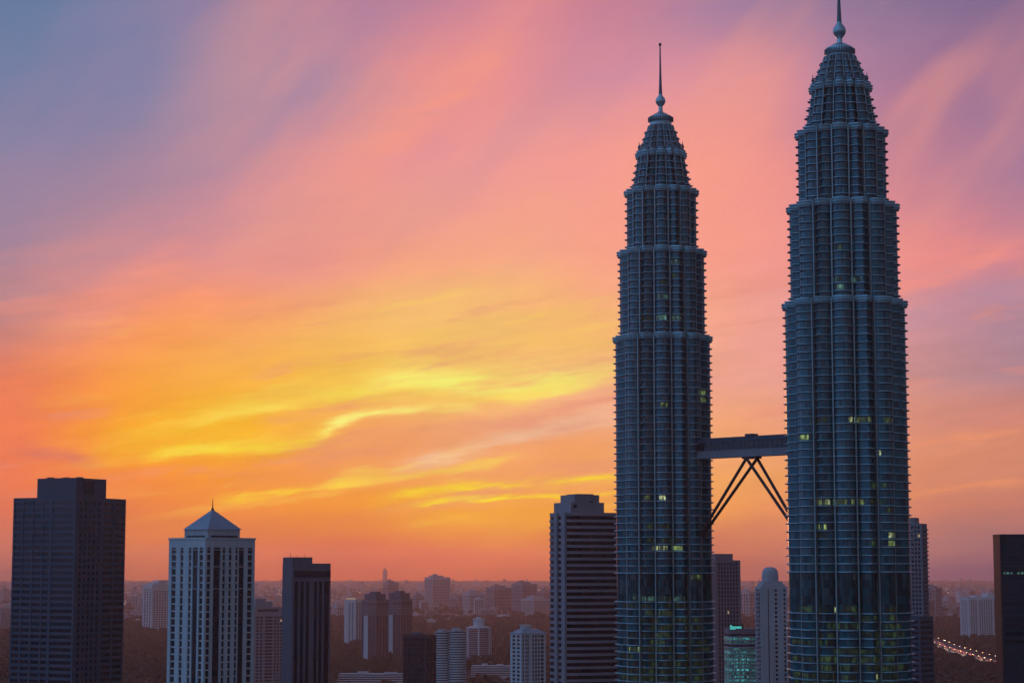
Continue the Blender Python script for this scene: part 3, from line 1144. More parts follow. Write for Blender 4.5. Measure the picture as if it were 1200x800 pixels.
# --- white tower with the pyramid roof
b = Block('office_tower', 199.5, 240.5, 296.5, 1000, 631.5, 'tall white tower with a pyramid roof and thin spire, dark window strips', 'tower', wall='white')
fr = lambda x: (x - 305) / 307
fl = lambda x: (x - 70) / 190
zt = b.z(641)
b.facade('f', [(fl(82), fl(106)), (fl(130), fl(146)), (fl(175), fl(189)), (fl(197), fl(224), 'full'), (fl(233), fl(252))], zt, 3.5, .80, .6, .15, lit=.004)
b.facade('r', [(fr(311), fr(334)), (fr(352), fr(396), 'full'), (fr(410), fr(427)), (fr(450), fr(468)), (fr(492), fr(508)), (fr(514), fr(549), 'full'), (fr(572), fr(602))], zt, 3.5, .80, .6, .15, lit=.004)
b.corners(.6)
b.parapet(.95, .9)
cor = MB()
for y_ in (644, 664, 690):
    cor.box(-b.a / 2 - .75, b.a / 2 + .75, -b.b / 2 - .75, b.b / 2 + .75, b.z(y_), b.z(y_) + .3)
cor.build('string_course', M['white'], b.root)
za = b.z(619.5)
at = MB()
at.box(-b.a * .335, b.a * .335, -b.b * .335, b.b * .335, b.top, za)
at.build('attic', M['pale'], b.root)
lv = MB()
lv.box(-b.a * .25, b.a * .25, -b.b * .345, -b.b * .335, b.top + .9, b.top + 2.0)
lv.box(b.a * .335, b.a * .345, -b.b * .27, b.b * .28, b.top + .9, b.top + 2.0)
lv.build('louvre', M['black'], b.root)
ro = MB()
e = .36
pz = b.z(596)
ro.add([(-b.a * e, -b.b * e, za + .01), (b.a * e, -b.b * e, za + .01), (b.a * e, b.b * e, za + .01), (-b.a * e, b.b * e, za + .01),
        (-.5, -.5, pz), (.5, -.5, pz), (.5, .5, pz), (-.5, .5, pz)],
       [(3, 2, 1, 0), (0, 1, 5, 4), (1, 2, 6, 5), (2, 3, 7, 6), (3, 0, 4, 7), (4, 5, 6, 7)])
rf = ro.build('roof', M['roof_blue'], b.root)
sp = MB()
sp.lathe([(.75, pz - .6), (.7, pz + .6), (.3, pz + 1.2), (.22, pz + 3), (.05, b.z(581))], 8)
sp.build('spire', M['dark'], rf)
for i in range(5):
    b.antenna(.08 + .2 * i, .03, b.top, 1.6, .08)
b.done()

# --- grey slab tower
b = Block('office_tower', 332.5, 343.5, 386, 1150, 661, 'slim grey tower with a dark band under its stepped roof', 'tower', wall='charcoal', ratio=.6)
fr = lambda x: (x - 345) / 41
b.facade('r', [(fr(346.5), fr(350.5), 'full'), (fr(353), fr(357), 'full'), (fr(359.5), fr(363), 'full'), (fr(368.5), fr(372), 'full'), (fr(374), fr(377.5), 'full'), (fr(380), fr(385.5), 'full')],
         b.z(681), 3.4, .66, .55, .2, lit=.004)
b.facade('f', [], b.top, 3.4)
b.corners(.55)
db = MB()
fn, w_, _ = b.T('r')
db.box(-w_ / 2 + .3, w_ / 2 + .5, .56, .85, b.z(676), b.z(668.5), T=fn, flip=True)
db.build('louvre_band', M['black'], b.root)
b.top_block(-.02, 1.02, -.02, .52, b.top, b.z(652.5))
b.parapet(.55, .6)
for fx, fy in ((.5, .05), (.5, .22), (.5, .45)):
    b.antenna(fx, fy, b.z(652.5), 2.6 if fy != .22 else 1.2, .13)
b.done()

# --- tower between and behind
b = Block('apartment_tower', 284, 299, 333, 2000, 712, 'mid-rise apartment tower half hidden behind the white pyramid-roofed tower', 'apartment tower', wall='mauve')
b.facade('r', split(.04, .3, 2, .3) + [(.36, .62)] + split(.66, .97, 3, .3), b.z(722), 3.2, .6, .5, .25, lit=.008)
b.facade('f', split(.05, .95, 4, .3), b.z(722), 3.2, .6, .5, .25)
b.corners(.5)
b.top_block(.1, .95, .05, .62, b.top, b.z(704.5))
b.top_block(.3, .75, .15, .5, b.z(704.5), b.z(701))
ub = MB()
fn, w_, _ = b.T('r')
ub.box(-w_ * .4, w_ * .3, .55, .7, b.z(716.5), b.z(713.5), T=fn, flip=True)
ub.build('louvre', M['black'], b.root)
b.parapet(.6, .8)
b.done()


# --- curved banded buildings
def offset(poly, o):
    n = len(poly)
    out = []
    for i in range(n):
        p0, p1, p2 = Vector(poly[i - 1]), Vector(poly[i]), Vector(poly[(i + 1) % n])
        e1, e2 = (p1 - p0).normalized(), (p2 - p1).normalized()
        nn = Vector((e1.y + e2.y, -(e1.x + e2.x)))
        nn = nn / max(.3, nn.length) * 1.0
        out.append((p1.x + nn.x * o, p1.y + nn.y * o))
    return out


def banded(root, poly, ztop, zlow, pitch, wf, proud, wall, glass, lit=(), litm='lit_warm'):
    w = MB()
    w.prism(poly, 0, ztop)
    n = int((ztop - zlow) / pitch)
    ring_ = offset(poly, .06)
    wb = MB()
    wb.prism(ring_, 0, pitch * wf - .01, caps=False)
    wm = wb.mesh('window_band', M[glass])
    wl = wb.mesh('window_band', M[litm])
    for k in range(n):
        z1 = ztop - k * pitch
        w.prism(offset(poly, proud), z1 - pitch, z1 - pitch * wf)
        link('window_band', wl if k in lit else wm, root, (0, 0, z1 - pitch * wf + .005))
    w.build('wall', M[wall], root)


# striped tower left of the twin towers
b = Block('apartment_tower', 645, 664.5, 742, 1150, 601.5, 'purple-grey tower with curved horizontal balcony stripes left of the twin towers', 'tower', wall='mauve', glass='glass_brown', ratio=.45)
b.w = MB()
A_, B_ = b.a / 2, b.b / 2
poly = [(-A_, -B_), (A_, -B_)]
for i in range(1, 16):
    s_ = i / 16
    poly.append((A_ + 4 * s_ * (1 - s_) * 4.2, -B_ + s_ * 2 * B_))
poly += [(A_, B_), (-A_, B_)]
banded(b.root, poly, b.z(604), b.zlow, 3.55, .56, .55, 'mauve', 'glass_brown')
fl = lambda x: (x - 645) / 19.5
for f0, f1 in ((fl(651.5), fl(655)), (fl(660), fl(664.2))):
    b.sbox('f', f0, f1, .0, 1.3, 0, b.z(600))
# top floor wall, roof blocks
tw = MB()
tw.prism(offset(poly, .3), b.z(604) + .003, b.z(600))
tw.build('parapet', M['mauve'], b.root)
b.top_block(-.02, 1.0, .06, .56, b.z(600), b.z(588), name='roof_block')
b.top_block(.1, .95, .13, .50, b.z(588), b.z(579), name='roof_block')
ro = b.top_block(.2, .85, .2, .44, b.z(579), b.z(577.8), name='roof_slab')
for (yy, f0, f1) in ((592.5, .10, .145), (588.5, .36, .40)):
    vw = MB()
    fn, w_, _ = b.T('r')
    vw.box((f0 - .5) * w_, (f1 - .5) * w_, .02 if yy > 590 else -.05 * b.a + .02, .3 if yy > 590 else -.05 * b.a + .3, b.z(yy + 2), b.z(yy - 2), T=fn, flip=True)
    vw.build('vent', M['black'], b.root)
pw = MB()
b.w.build('pier', M['mauve'], b.root)

# --- between the twin towers
b = Block('office_tower', 831, 839, 866.5, 1800, 656, 'brown tower with upright window strips standing between the twin towers', 'tower', wall='brown', glass='glass_brown', ratio=.8)
b.facade('r', split(.06, .94, 7, .45), b.z(659), 3.5, .72, .7, .3, lit=.004)
b.facade('f', split(.06, .94, 5, .45), b.z(659), 3.5, .72, .7, .3)
b.corners(.7)
b.top_block(.0, .95, .02, .74, b.top, b.z(648.5))
b.done()

b = Block('apartment_tower', 885.5, 891.5, 921, 1500, 687, 'pale grey residential tower with a rounded top between the twin towers', 'tower', wall='pale', ratio=.9)
b.facade('r', [(.26, .30, 'full'), (.53, .63), (.88, .96)], b.z(690), 3.2, .55, .5, .3, lit=.003)
b.facade('f', split(.08, .92, 3, .3), b.z(690), 3.2, .6, .5, .3)
b.corners(.5)
for k in range(34):
    z = b.z(690) - 3.2 * (k + 1)
    if z < b.zlow:
        break
    bal = MB()
    fn, w_, _ = b.T('f')
    bal.box(-w_ * .3, w_ * .44, .52, 1.9, z, z + .95, T=fn, flip=True)
    bal.build('balcony', M['mauve'], b.root)
b.top_block(.0, 1.0, .06, .94, b.top, b.z(684))
b.top_block(.05, .98, .12, .86, b.z(684), b.z(681))
dm = MB()
prof = [(1.0, 0), (1.0, .35), (.97, .55), (.88, .75), (.74, .88), (.52, .965), (.25, 1.0), (.02, 1.0)]
zd0, zd1 = b.z(681), b.z(664)
rd = 9.8 * 1500 / F
dm.lathe([(r * rd, zd0 + .01 + h_ * (zd1 - zd0)) for r, h_ in prof], 28, c=(b.a * .05, -b.b * .04))
dm.build('dome', M['pale'], b.root, smooth=False)
b.done()

# teal building with its roof sign
b = Block('office_block', 848, 854.5, 885, 1620, 740.5, 'teal-lit office block with a glowing sign on its roof edge', 'office block', wall='brown', ratio=.8)
b.w = MB()
A_, B_ = b.a / 2, b.b / 2
poly = [(-A_, -B_), (A_ - 2, -B_), (A_, -B_ + 2)]
for i in range(1, 10):
    s_ = i / 10
    poly.append((A_ + 4 * s_ * (1 - s_) * 1.6, -B_ + 2 + s_ * (2 * B_ - 2)))
poly += [(A_, B_), (-A_, B_)]
banded(b.root, poly, b.z(742.5), b.zlow, 2.7, .62, .45, 'roof_blue', 'teal_room', lit=(0, 3), litm='glass')
pr = MB()
pr.prism(offset(poly, .5), b.z(742.5) + .003, b.z(736))
pr.build('parapet', M['brown'], b.root)
fn, w_, _ = b.T('r')
sg = MB()
sg.box(-w_ * .52, w_ * .02, .75, 1.0, b.z(737.8), b.z(731.5), T=fn, flip=True)
so = sg.build('sign_board', M['dark'], b.root)
lt = MB()
x = -w_ * .505
i = 0
z0s, z1s = b.z(737.4), b.z(731.9)
hs = z1s - z0s
# a run of squat glowing letter strokes: legible only as a teal line of writing
for wd, kind in ((2.1, 'O'), (1.6, 'n'), (1.6, 'o'), (1.7, 'n'), (1.5, 'e'), (1.6, 'a'), (1.6, 'n')):
    wd *= w_ * .5 / 13.2
    hh = hs * (1 if kind == 'O' else .72)
    q = lambda x0, x1, zz0, zz1: lt.box(x0, x1, 1.01, 1.16, z0s + zz0 * hh, z0s + zz1 * hh, T=fn, flip=True)
    st = wd * .26
    q(x, x + st, .08, .95)
    q(x + wd - st - .12, x + wd - .12, .08, .95)
    q(x + st + .01, x + wd - st - .13, .76, .98)
    if kind in 'Ooea':
        q(x + st + .01, x + wd - st - .13, .05, .24)
    if kind in 'ea':
        q(x + st + .01, x + wd - st - .13, .42, .58)
    x += wd
lt.build('lettering', M['sign_teal'], so)

# --- right of the right tower
b = Block('apartment_tower', 1046, 1080.5, 1086.5, 1500, 613, 'blue-grey apartment tower with balconies rising behind the right twin tower', 'apartment tower', wall='grey', ratio=1.4)
b.facade('f', split(.30, .98, 6, .35), b.z(616), 3.1, .6, .5, .3, lit=.006)
b.facade('r', split(.1, .9, 2, .3), b.z(616), 3.1, .6, .5, .3)
b.corners(.5)
for k in range(60):
    z = b.z(616) - 3.1 * (k + 1)
    if z < b.zlow:
        break
    bal = MB()
    fn, w_, _ = b.T('r')
    bal.box(-w_ * .35, w_ * .4, .52, 2.0, z, z + .9, T=fn, flip=True)
    bal.build('balcony', M['grey'], b.root)
b.top_block(.2, .78, .1, .9, b.top, b.z(606))
b.done()

b = Block('office_block', 1040, 1076, 1091, 1300, 724, 'dark low block with ribbon windows beside the right twin tower', 'office block', wall='slate', ratio=1.2)
b.facade('r', [(.06, .94)], b.z(727), 3.4, .5, .4, .5)
b.facade('f', [(.03, .97)], b.z(727), 3.4, .5, .4, .5)
b.corners(.5)
b.parapet(.5, 1.0)
b.done()

b = Block('apartment_block', 1124.5, 1134, 1167, 3900, 700, 'pale condominium block beyond the lit road, left of the black tower', 'apartment block', wall='white', ratio=.8)
b.facade('r', split(.06, .30, 3, .4) + split(.36, .84, 6, .4) + split(.88, .98, 1, .3), b.z(703), 3.6, .6, .9, .5, lit=.0)
b.facade('f', split(.1, .9, 4, .4), b.z(703), 3.6, .6, .9, .5)
b.corners(.9)
b.top_block(.1, .9, .30, .48, b.top, b.z(697.5))
b.top_block(.1, .9, .72, .95, b.top, b.z(695))
b.parapet(.9, 1.5)
b.done()

b = Block('office_tower', 1165.5, 1173.5, 1290, 900, 627.5, 'black glass tower at the far right edge with one lit teal floor', 'office tower', wall='black', ratio=.35)
b.facade('f', [], b.top, 3.4, pier=.3)
zt = b.z(633)
k = 0
for k in range(14):
    z1 = zt - 3.3 * k
    litf = k == 4
    if litf:
        for i in range(26):
            if random.random() < .7:
                b.window('r', .015 + i * .036, .015 + i * .036 + .026, z1 - 1.5, z1 - .5, n=.1, m='lit_teal2' if 'lit_teal2' in M else 'lit_teal', name='lit_window')
    else:
        b.window('r', .02, .97, z1 - 1.9, z1 - .2, n=.08)
    if k < 5:
        b.sbox('r', .0, 1.0, 0, .35, z1 - .15, z1 + 1.1)
b.corners(.3)
b.parapet(.4, .7)
b.sbox('f', .05, .95, .31, .36, 0, b.top - 1)
b.done()

# --- middle distance, centre left
b = Block('apartment_tower', 404.5, 417, 427, 3600, 702, 'pale apartment tower just behind the pair of dark crowned towers', 'apartment tower', wall='white')
b.facade('f', split(.30, .9, 2, .4), b.z(706), 3.6, .55, .8, .4)
b.facade('r', split(.05, .95, 3, .3), b.z(706), 3.6, .6, .8, .4)
b.corners(.8)
lb = MB()
lb.box(-b.a * .35, b.a * .5, -b.b / 2 - .9, -b.b / 2 - .4, b.top + .5, b.top + 3.0)
lb.build('lit_roof_strip', M['lit_warm'], b.root)
b.done()

for xl, xc, xr, d, y, lab in ((423.5, 441, 456.5, 2960, 697, 'left of the pair of dark residential towers with overhanging banded crowns'),
                              (452.5, 470, 484.5, 3030, 696, 'right of the pair of dark residential towers with overhanging banded crowns')):
    b = Block('apartment_tower', xl + 1, xc, xr - 1.5, d, y + 7, lab, 'apartment tower', 'pair of dark towers with banded crowns', wall='charcoal', glass='glass_brown')
    zt = b.z(y + 24)
    zf = b.z(y + 9)
    b.facade('f', [(.02, .12), (.18, .22), (.5, .62), (.66, .78), (.82, .96)], zf, 3.5, .7, .9, .3)
    b.facade('r', [(.03, .22), (.27, .46), (.54, .73), (.78, .97)], zf, 3.5, .72, .7, .3)
    b.corners(.7)
    wp = MB()
    fn, w_, _ = b.T('f')
    wp.box((.2 - .5) * w_, (.48 - .5) * w_, .95, 2.2, 0, zt - .5, T=fn, flip=True)
    wp.build('pier', M['white'], b.root)
    bands = MB()
    for k in range(5):
        z = zt + .5 + k * 3.9
        if z + 1.4 > b.top + 1:
            break
        bands.box(-b.a / 2 - 2.2, b.a / 2 + 2.2, -b.b / 2 - 2.2, b.b / 2 + 2.2, z, z + 1.3)
    bands.build('crown_band', M['mauve'], b.root)
    b.top_block(-.02, 1.02, -.02, 1.02, b.top, b.top + 2.2)
    b.top_block(.08, .92, .1, .9, b.top + 2.2, b.z(y - 1.5), m='slate')
    b.top_block(.3, .7, .3, .75, b.z(y - 1.5), b.z(y - 4), m='slate')
    for i in range(3):
        b.antenna(.3 + .2 * i, .4, b.z(y - 4), 3.0, .25)
    b.done()

b = Block('office_block', 473.5, 499, 511, 1500, 745, 'plain blue-black glass block standing low before the crowned pair', 'office block', wall='black')
b.facade('f', split(.02, .98, 6, .06), b.z(747), 3.6, .88, .35, .1)
b.facade('r', split(.02, .98, 3, .06), b.z(747), 3.6, .88, .35, .1)
b.corners(.35)
b.parapet(.35, .8)
b.plant(.4, .4, b.top, 8, 6, 2.5, 'slate')
b.done()


def circle(cx, cy, r, n=28, a0=0.0, a1=2 * PI):
    full = abs(a1 - a0 - 2 * PI) < 1e-6
    return [(cx + r * math.cos(a0 + (a1 - a0) * i / (n if full else n - 1)), cy + r * math.sin(a0 + (a1 - a0) * i / (n if full else n - 1))) for i in range(n)]


def round_tower(x0, x1, d, ytop, label, pitch=3.0, wall='white', glass='glass', wf=.48, ybot=812):
    d *= DS
    p0, p1 = pt(x0, HZ, d), pt(x1, HZ, d)
    r = (p1.x - p0.x) / 2
    o = empty('apartment_tower', ((p0.x + p1.x) / 2, d + r, 0))
    tag(o, label, 'apartment tower')
    zt_ = zz(ytop, d)
    FOOT.append((o.location.x, o.location.y, r + 7))
    return o, r, zt_, max(2.0, zz(ybot, d))


# twin-lobed white round tower
o, r, zt_, zl = round_tower(509.5, 526.5, 1500, 741, 'white ribbed round tower of two joined drums beside the black block')
r2 = 10.6 * 1500 * DS / F
banded(o, circle(0, 0, r), zt_, zl, 2.3, .45, .4, 'white', 'glass_brown')
lobe = empty('drum', (r + r2 * .82, 2.0, 0))
lobe.parent = o
banded(lobe, circle(0, 0, r2), zt_ + 1.0, zl, 2.3, .45, .4, 'white', 'glass_brown')
cap = MB()
cap.prism(circle(0, 0, r + .5), zt_ + .01, zt_ + .9)
cap.prism(circle(0, 0, r * .6), zt_ + .91, zt_ + 3.2)
cap.prism(circle(r + r2 * .82, 2, r2 + .5), zt_ + 1.03, zt_ + 1.8)
cap.prism(circle(r + r2 * .8, 2, r2 * .5), zt_ + 1.81, zt_ + 4.4)
cap.build('roof', M['pale'], o)
for i in range(10):
    a = 2 * PI * i / 10
    p = MB()
    p.box(-.35, .35, -.35, .35, zt_ + .91, zt_ + random.uniform(1.5, 3.0))
    p.build('roof_unit', M['grey'], o, (math.cos(a) * r * .8 + (r + r2 * .82 if i % 2 else 0), math.sin(a) * r * .8, .9 if i % 2 else 0))

# round tower with a lantern roof
o, r, zt_, zl = round_tower(546.5, 575.5, 2960, 736, 'round pale tower with an overhanging flat roof and small lantern')
poly = circle(0, 0, r, 24)
banded(o, poly, zt_, zl, 3.1 * DS, .42, .5, 'mauve', 'glass_brown')
for a in (-PI / 2, -PI * .82, -PI * .18, 0, PI):
    p = MB()
    p.box(-1.6, 1.6, -.9, .9, 0, zt_ - .2)
    p.build('pier', M['white'], o, (math.cos(a) * (r + .3), math.sin(a) * (r + .3), 0), a + PI / 2)
cap = MB()
cap.prism(circle(0, 0, r + 1.6, 24), zt_ + .01, zt_ + 1.6)
cap.prism(circle(0, 0, r * .8, 24), zt_ + 1.61, zt_ + 3.6)
cap.prism(circle(0, 0, r * .45, 16), zt_ + 3.61, zz(726.5, 2960 * DS))
cap.prism(circle(0, 0, r * .5, 16), zz(726.5, 2960 * DS) + .01, zz(724.8, 2960 * DS))
cap.prism(circle(0, 0, r * .2, 12), zz(724.8, 2960 * DS) + .01, zz(722.8, 2960 * DS))
cap.build('roof', M['white'], o)

# eight-sided tower with hipped roof
b = Block('apartment_tower', 599.5, 611, 638, 1600, 742, 'white-piered apartment tower with a low hipped roof, left of the striped tower', 'apartment tower', wall='white', ratio=.55)
b.facade('f', split(.06, .96, 2, .35), b.z(744), 3.0, .6, .6, .3, lit=.004)
b.facade('r', [(.03, .10), (.16, .22), (.24, .30), (.46, .53), (.57, .66), (.70, .78), (.82, .95)], b.z(744), 3.0, .72, .6, .2, lit=.006)
b.corners(.7)
hp = MB()
ax, bx = b.a / 2 + 1.5, b.b / 2 + 1.5
z0_, z1_ = b.top + .01, b.z(737)
hp.add([(-ax, -bx, z0_), (ax, -bx, z0_), (ax, bx, z0_), (-ax, bx, z0_), (-ax * .4, -bx * .5, z1_), (ax * .4, -bx * .5, z1_), (ax * .4, bx * .5, z1_), (-ax * .4, bx * .5, z1_)],
       [(3, 2, 1, 0), (0, 1, 5, 4), (1, 2, 6, 5), (2, 3, 7, 6), (3, 0, 4, 7), (4, 5, 6, 7)])
hp.build('roof', M['roof_blue'], b.root)
lant = MB()
lant.prism([(p[0] * b.a / 2 * .5, p[1] * b.b * .22 - b.b * .1) for p in circle(0, 0, 1, 12)], b.top + .5, b.z(733.2))
lant.prism([(p[0] * b.a / 2 * .56, p[1] * b.b * .25 - b.b * .1) for p in circle(0, 0, 1, 12)], b.z(733.2) + .01, b.z(732))
lant.build('lantern', M['white'], b.root)
b.done()

# far left pale block, and the condominium between the two left towers
b = Block('apartment_block', -14, 2, 12.5, 4500, 713, 'pale hazy apartment block at the very left edge behind the dark tower', 'apartment block', wall='pale')
b.facade('r', split(.06, .94, 4, .4), b.z(717), 3.8, .55, .9, .5)
b.facade('f', split(.06, .94, 5, .4), b.z(717), 3.8, .55, .9, .5)
b.corners(.9)
b.parapet(.9, 1.5)
b.done()
b = Block('apartment_block', 168.5, 179, 203, 4480, 685.5, 'pale apartment slab between the dark tower and the pyramid-roofed tower', 'apartment block', wall='white', ratio=.7)
b.facade('f', split(.06, .94, 3, .5), b.z(690), 5.0, .7, 1.1, .5, full=False)
b.facade('r', split(.04, .96, 7, .4), b.z(692), 5.0, .58, 1.1, .5, lit=.0)
b.corners(1.1)
b.top_block(.1, .9, .12, .75, b.top, b.z(682.5))
b.top_block(.2, .9, .36, .8, b.z(682.5), b.z(679.5))
b.parapet(1.1, 1.5)
b.done()

# low terraced block and car park at the bottom
for x0, x1, y0, d, lab, nfl in ((398, 482, 789.5, 2560, 'low white terraced block at the foot of the dark crowned pair', 4),
                                (553, 599, 780, 2700, 'low car park block with long white decks beside the round lantern-roofed tower', 5)):
    d *= DS
    p0, p1 = pt(x0, HZ, d), pt(x1, HZ, d)
    hw = (p1.x - p0.x) / 2
    o = empty('low_block', ((p0.x + p1.x) / 2, d + 18, 0), random.uniform(-.06, .06))
    tag(o, lab, 'low block')
    for q in (-.7, -.25, .25, .7):
        FOOT.append((o.location.x + q * hw, o.location.y, 26))
        for far_ in (50, 110, 170, 230, 290):
            FOOT.append(((o.location.x + q * hw) * (1 - far_ / d), o.location.y - far_, 33))
    zt_ = zz(y0, d)
    poly = []
    for i in range(25):
        t = i / 24
        poly.append((-hw + 2 * hw * t, -16 + (3.2 * math.sin(t * PI * 3) if nfl == 4 else 0)))
    poly += [(hw, 16), (-hw, 16)]
    banded(o, poly, zt_, 1.0, 3.6, .55, 1.1, 'white', 'glass_brown')
    rb = MB()
    rb.box(-hw * .5, -hw * .2, -4, 6, zt_ + .01, zt_ + 3.5)
    rb.box(hw * .25, hw * .6, -6, 5, zt_ + .01, zt_ + 2.6)
    rb.build('roof_block', M['pale'], o)

# --- far hazy towers
FAR = [
    (449.5, 467, 681, 7600, 'far hazy tower seen above the gap of the dark crowned pair'),
    (498, 527.5, 675, 7900, 'largest of the far hazy blocks, standing clear against the skyline'),
    (484, 497, 696, 6800, 'narrow hazy block right behind the crowned pair'),
    (527, 545, 698, 7000, 'low wide hazy block right of the largest far block'),
    (542.5, 568, 693.5, 6500, 'hazy slab at the left end of the far cluster'),
    (570, 600, 687, 6700, 'broad hazy slab second in the far cluster'),
    (600, 629, 682.5, 6600, 'tallest hazy slab of the far cluster beside the striped tower'),
    (611, 646, 700, 6100, 'low pale slab in front of the far cluster'),
    (629, 650, 691, 7400, 'hazy block at the right end of the far cluster'),
    (448.5, 454, 667, 24000, 'faint slim tower almost lost on the horizon'),
    (867, 883.5, 692, 5600, 'hazy mauve block seen in the gap left of the round-topped tower'),
    (884, 892, 700, 6300, 'small hazy block touching the left edge of the round-topped tower'),
    (1083, 1103, 687, 5500, 'pale hazy tower just right of the right twin tower'),
    (1104, 1113, 700, 7000, 'small hazy block right of the pale hazy tower'),
    (1060, 1094, 702, 5000, 'hazy wide block behind the right twin tower'),
    (0, 14, 690, 9000, 'faint hazy block on the skyline at the left edge'),
    (390, 403, 708, 5600, 'small hazy block right of the slim grey tower'),
    (146, 158, 722, 5200, 'low pale block just right of the dark left tower'),
]
for i, (x0, x1, yt, d, lab) in enumerate(FAR):
    xc = x0 + (x1 - x0) * random.choice((.3, .4, .62))
    b = Block('apartment_tower', x0, xc, x1, d, yt + 1, lab, 'apartment tower', wall=('mauve', 'pale', 'grey')[i % 3])
    ff = 14 if d < 8000 else 6
    pit = 4.2 if d < 6500 else 5.5
    if d < 8500:   # nearer than the horizon haze
        ncol = max(2, int(b.a / 9))
        b.facade('f', split(.04, .96, ncol, .45), b.z(yt + 4), pit * 2, .7, 1.2, .5)
        ncol = max(2, int(b.b / 9))
        b.facade('r', split(.04, .96, ncol, .45), b.z(yt + 4), pit * 2, .7, 1.2, .5)
        b.corners(1.2)
    b.top_block(.2, .7, .15, .75, b.top, b.z(yt - 1.2))
    b.top_block(.3, .5, .3, .5, b.z(yt - 1.2), b.z(yt - 2.8))
    if i in (1, 6):
        for q in range(4):
            b.antenna(.25 + .12 * q, .3, b.z(yt - 1.2), random.uniform(5, 9), .8)
    b.done()

# low domed hall in front of the far cluster
hall = empty('domed_hall', gpt(590, 727))
tag(hall, 'low pale hall with a shallow dome before the far cluster of slabs', 'hall')
FOOT.append((hall.location.x, hall.location.y, 70))
hm = MB()
hm.lathe([(46, 0), (46, 9), (38, 12)], 32)
hm.build('wall', M['white'], hall)
hm = MB()
hm.lathe([(38, 12.01), (30, 18), (16, 22), (2, 23.5)], 32)
hm.build('roof', M['pale'], hall)

# ------------------------------------------------------------------ low-rise city between and beyond
FA = np.array([(f[0], f[1], f[2]) for f in FOOT])


def free(x, y, m=0.0):
    d = np.hypot(FA[:, 0] - x, FA[:, 1] - y)
    if np.any(d < FA[:, 2] + m):
        return False
    if y > 2700 * DS and min((p.x - x) ** 2 + (p.y - y) ** 2 for p in road_l) < (26 + m) ** 2:
        return False
    return True


def lowrise_mesh(v):
    mb = MB()
    w, d, h = ((14, 10, 8), (22, 12, 12), (34, 16, 15), (18, 14, 22))[v]
    mb.box(-w / 2, w / 2, -d / 2, d / 2, 0, h)
    for k in range(int(h / 3.6)):
        n = int(w / 3.4)
        for i in range(n):
            x = -w / 2 + (i + .5) * w / n
            mb.box(x - .9, x + .9, -d / 2 - .06, -d / 2 - .003, k * 3.6 + 1.2, k * 3.6 + 2.9, 2)
    if v < 2:
        e = .8
        mb.add([(-w / 2 - e, -d / 2 - e, h + .01), (w / 2 + e, -d / 2 - e, h + .01), (w / 2 + e, d / 2 + e, h + .01), (-w / 2 - e, d / 2 + e, h + .01), (-w / 2 + d * .4, 0, h + 4), (w / 2 - d * .4, 0, h + 4)],
               [(0, 1, 5, 4), (1, 2, 5), (2, 3, 4, 5), (3, 0, 4), (3, 2, 1, 0)], 1)
    else:
        mb.box(-w / 2 - .3, w / 2 + .3, -d / 2 - .3, d / 2 + .3, h + .01, h + .9)
        mb.box(-w / 4, w / 8, -d / 4, d / 5, h + .91, h + 3.6)
    return mb.mesh('low_rise_building', [M['white'] if v % 2 else M['pale'], M['rooftile'], M['glass']])


LOW = [lowrise_mesh(v) for v in range(4)]
GAPS = [(0, 13, 'far left of the dark tower'), (147, 198, 'between the dark tower and the pyramid-roofed tower'), (297, 333, 'left of the slim grey tower'),
        (387, 500, 'around the crowned pair'), (500, 644, 'before the far cluster of slabs'), (867, 890, 'between the twin towers'), (1087, 1166, 'beyond the lit road')]
cnt = 0
tries = 0
tot = sum(g_[1] - g_[0] for g_ in GAPS)
while cnt < 280 and tries < 6000:
    tries += 1
    r_ = random.random() * tot
    for g_ in GAPS:
        if r_ < g_[1] - g_[0]:
            break
        r_ -= g_[1] - g_[0]
    py = 742 - 50 * random.random() ** .75
    if g_[0] == 147:
        py = 738 - 45 * random.random() ** .9
    p = gpt(g_[0] + r_, py)
    if p.y < 3700 * DS or p.y > 14500 * DS or not free(p.x, p.y, 12):
        continue
    v = random.choices(range(4), (3, 3, 3, 1))[0]
    k = 1.0 + .35 * random.random()
    o = link('low_rise_building', LOW[v], None, (p.x, p.y, 0), random.choice((.15, .15 + PI / 2, -.3)) + random.uniform(-.2, .2), (k, k, k))
    tag(o, 'tiny hazy low-rise building in the distant city, ' + g_[2], 'building', 'low-rise city buildings')
    cnt += 1

# mid-rise blocks scattered through the hazy city


def midrise_mesh(v):
    mb = MB()
    w, d, h = ((26, 18, 34), (40, 16, 26), (20, 20, 52))[v]
    mb.box(-w / 2, w / 2, -d / 2, d / 2, 0, h)
    n = int(w / 5)
    for i in range(n):
        x = -w / 2 + (i + .5) * w / n
        mb.box(x - 1.4, x + 1.4, -d / 2 - .1, -d / 2 - .005, 3, h - 3, 1)
    for k in range(int(h / 4)):
        mb.box(-w / 2 - .5, w / 2 + .5, -d / 2 - .5, d / 2 + .5, k * 4 + 3.2, k * 4 + 3.9, 0)
    mb.box(-w / 5, w / 4, -d / 4, d / 4, h + .01, h + 4, 0)
    mb.box(-w / 3, -w / 4, -d / 4, d / 4, h + .01, h + 2.5, 0)
    return mb.mesh('mid_rise_building', [M[('pale', 'mauve', 'white')[v]], M['glass_brown']])


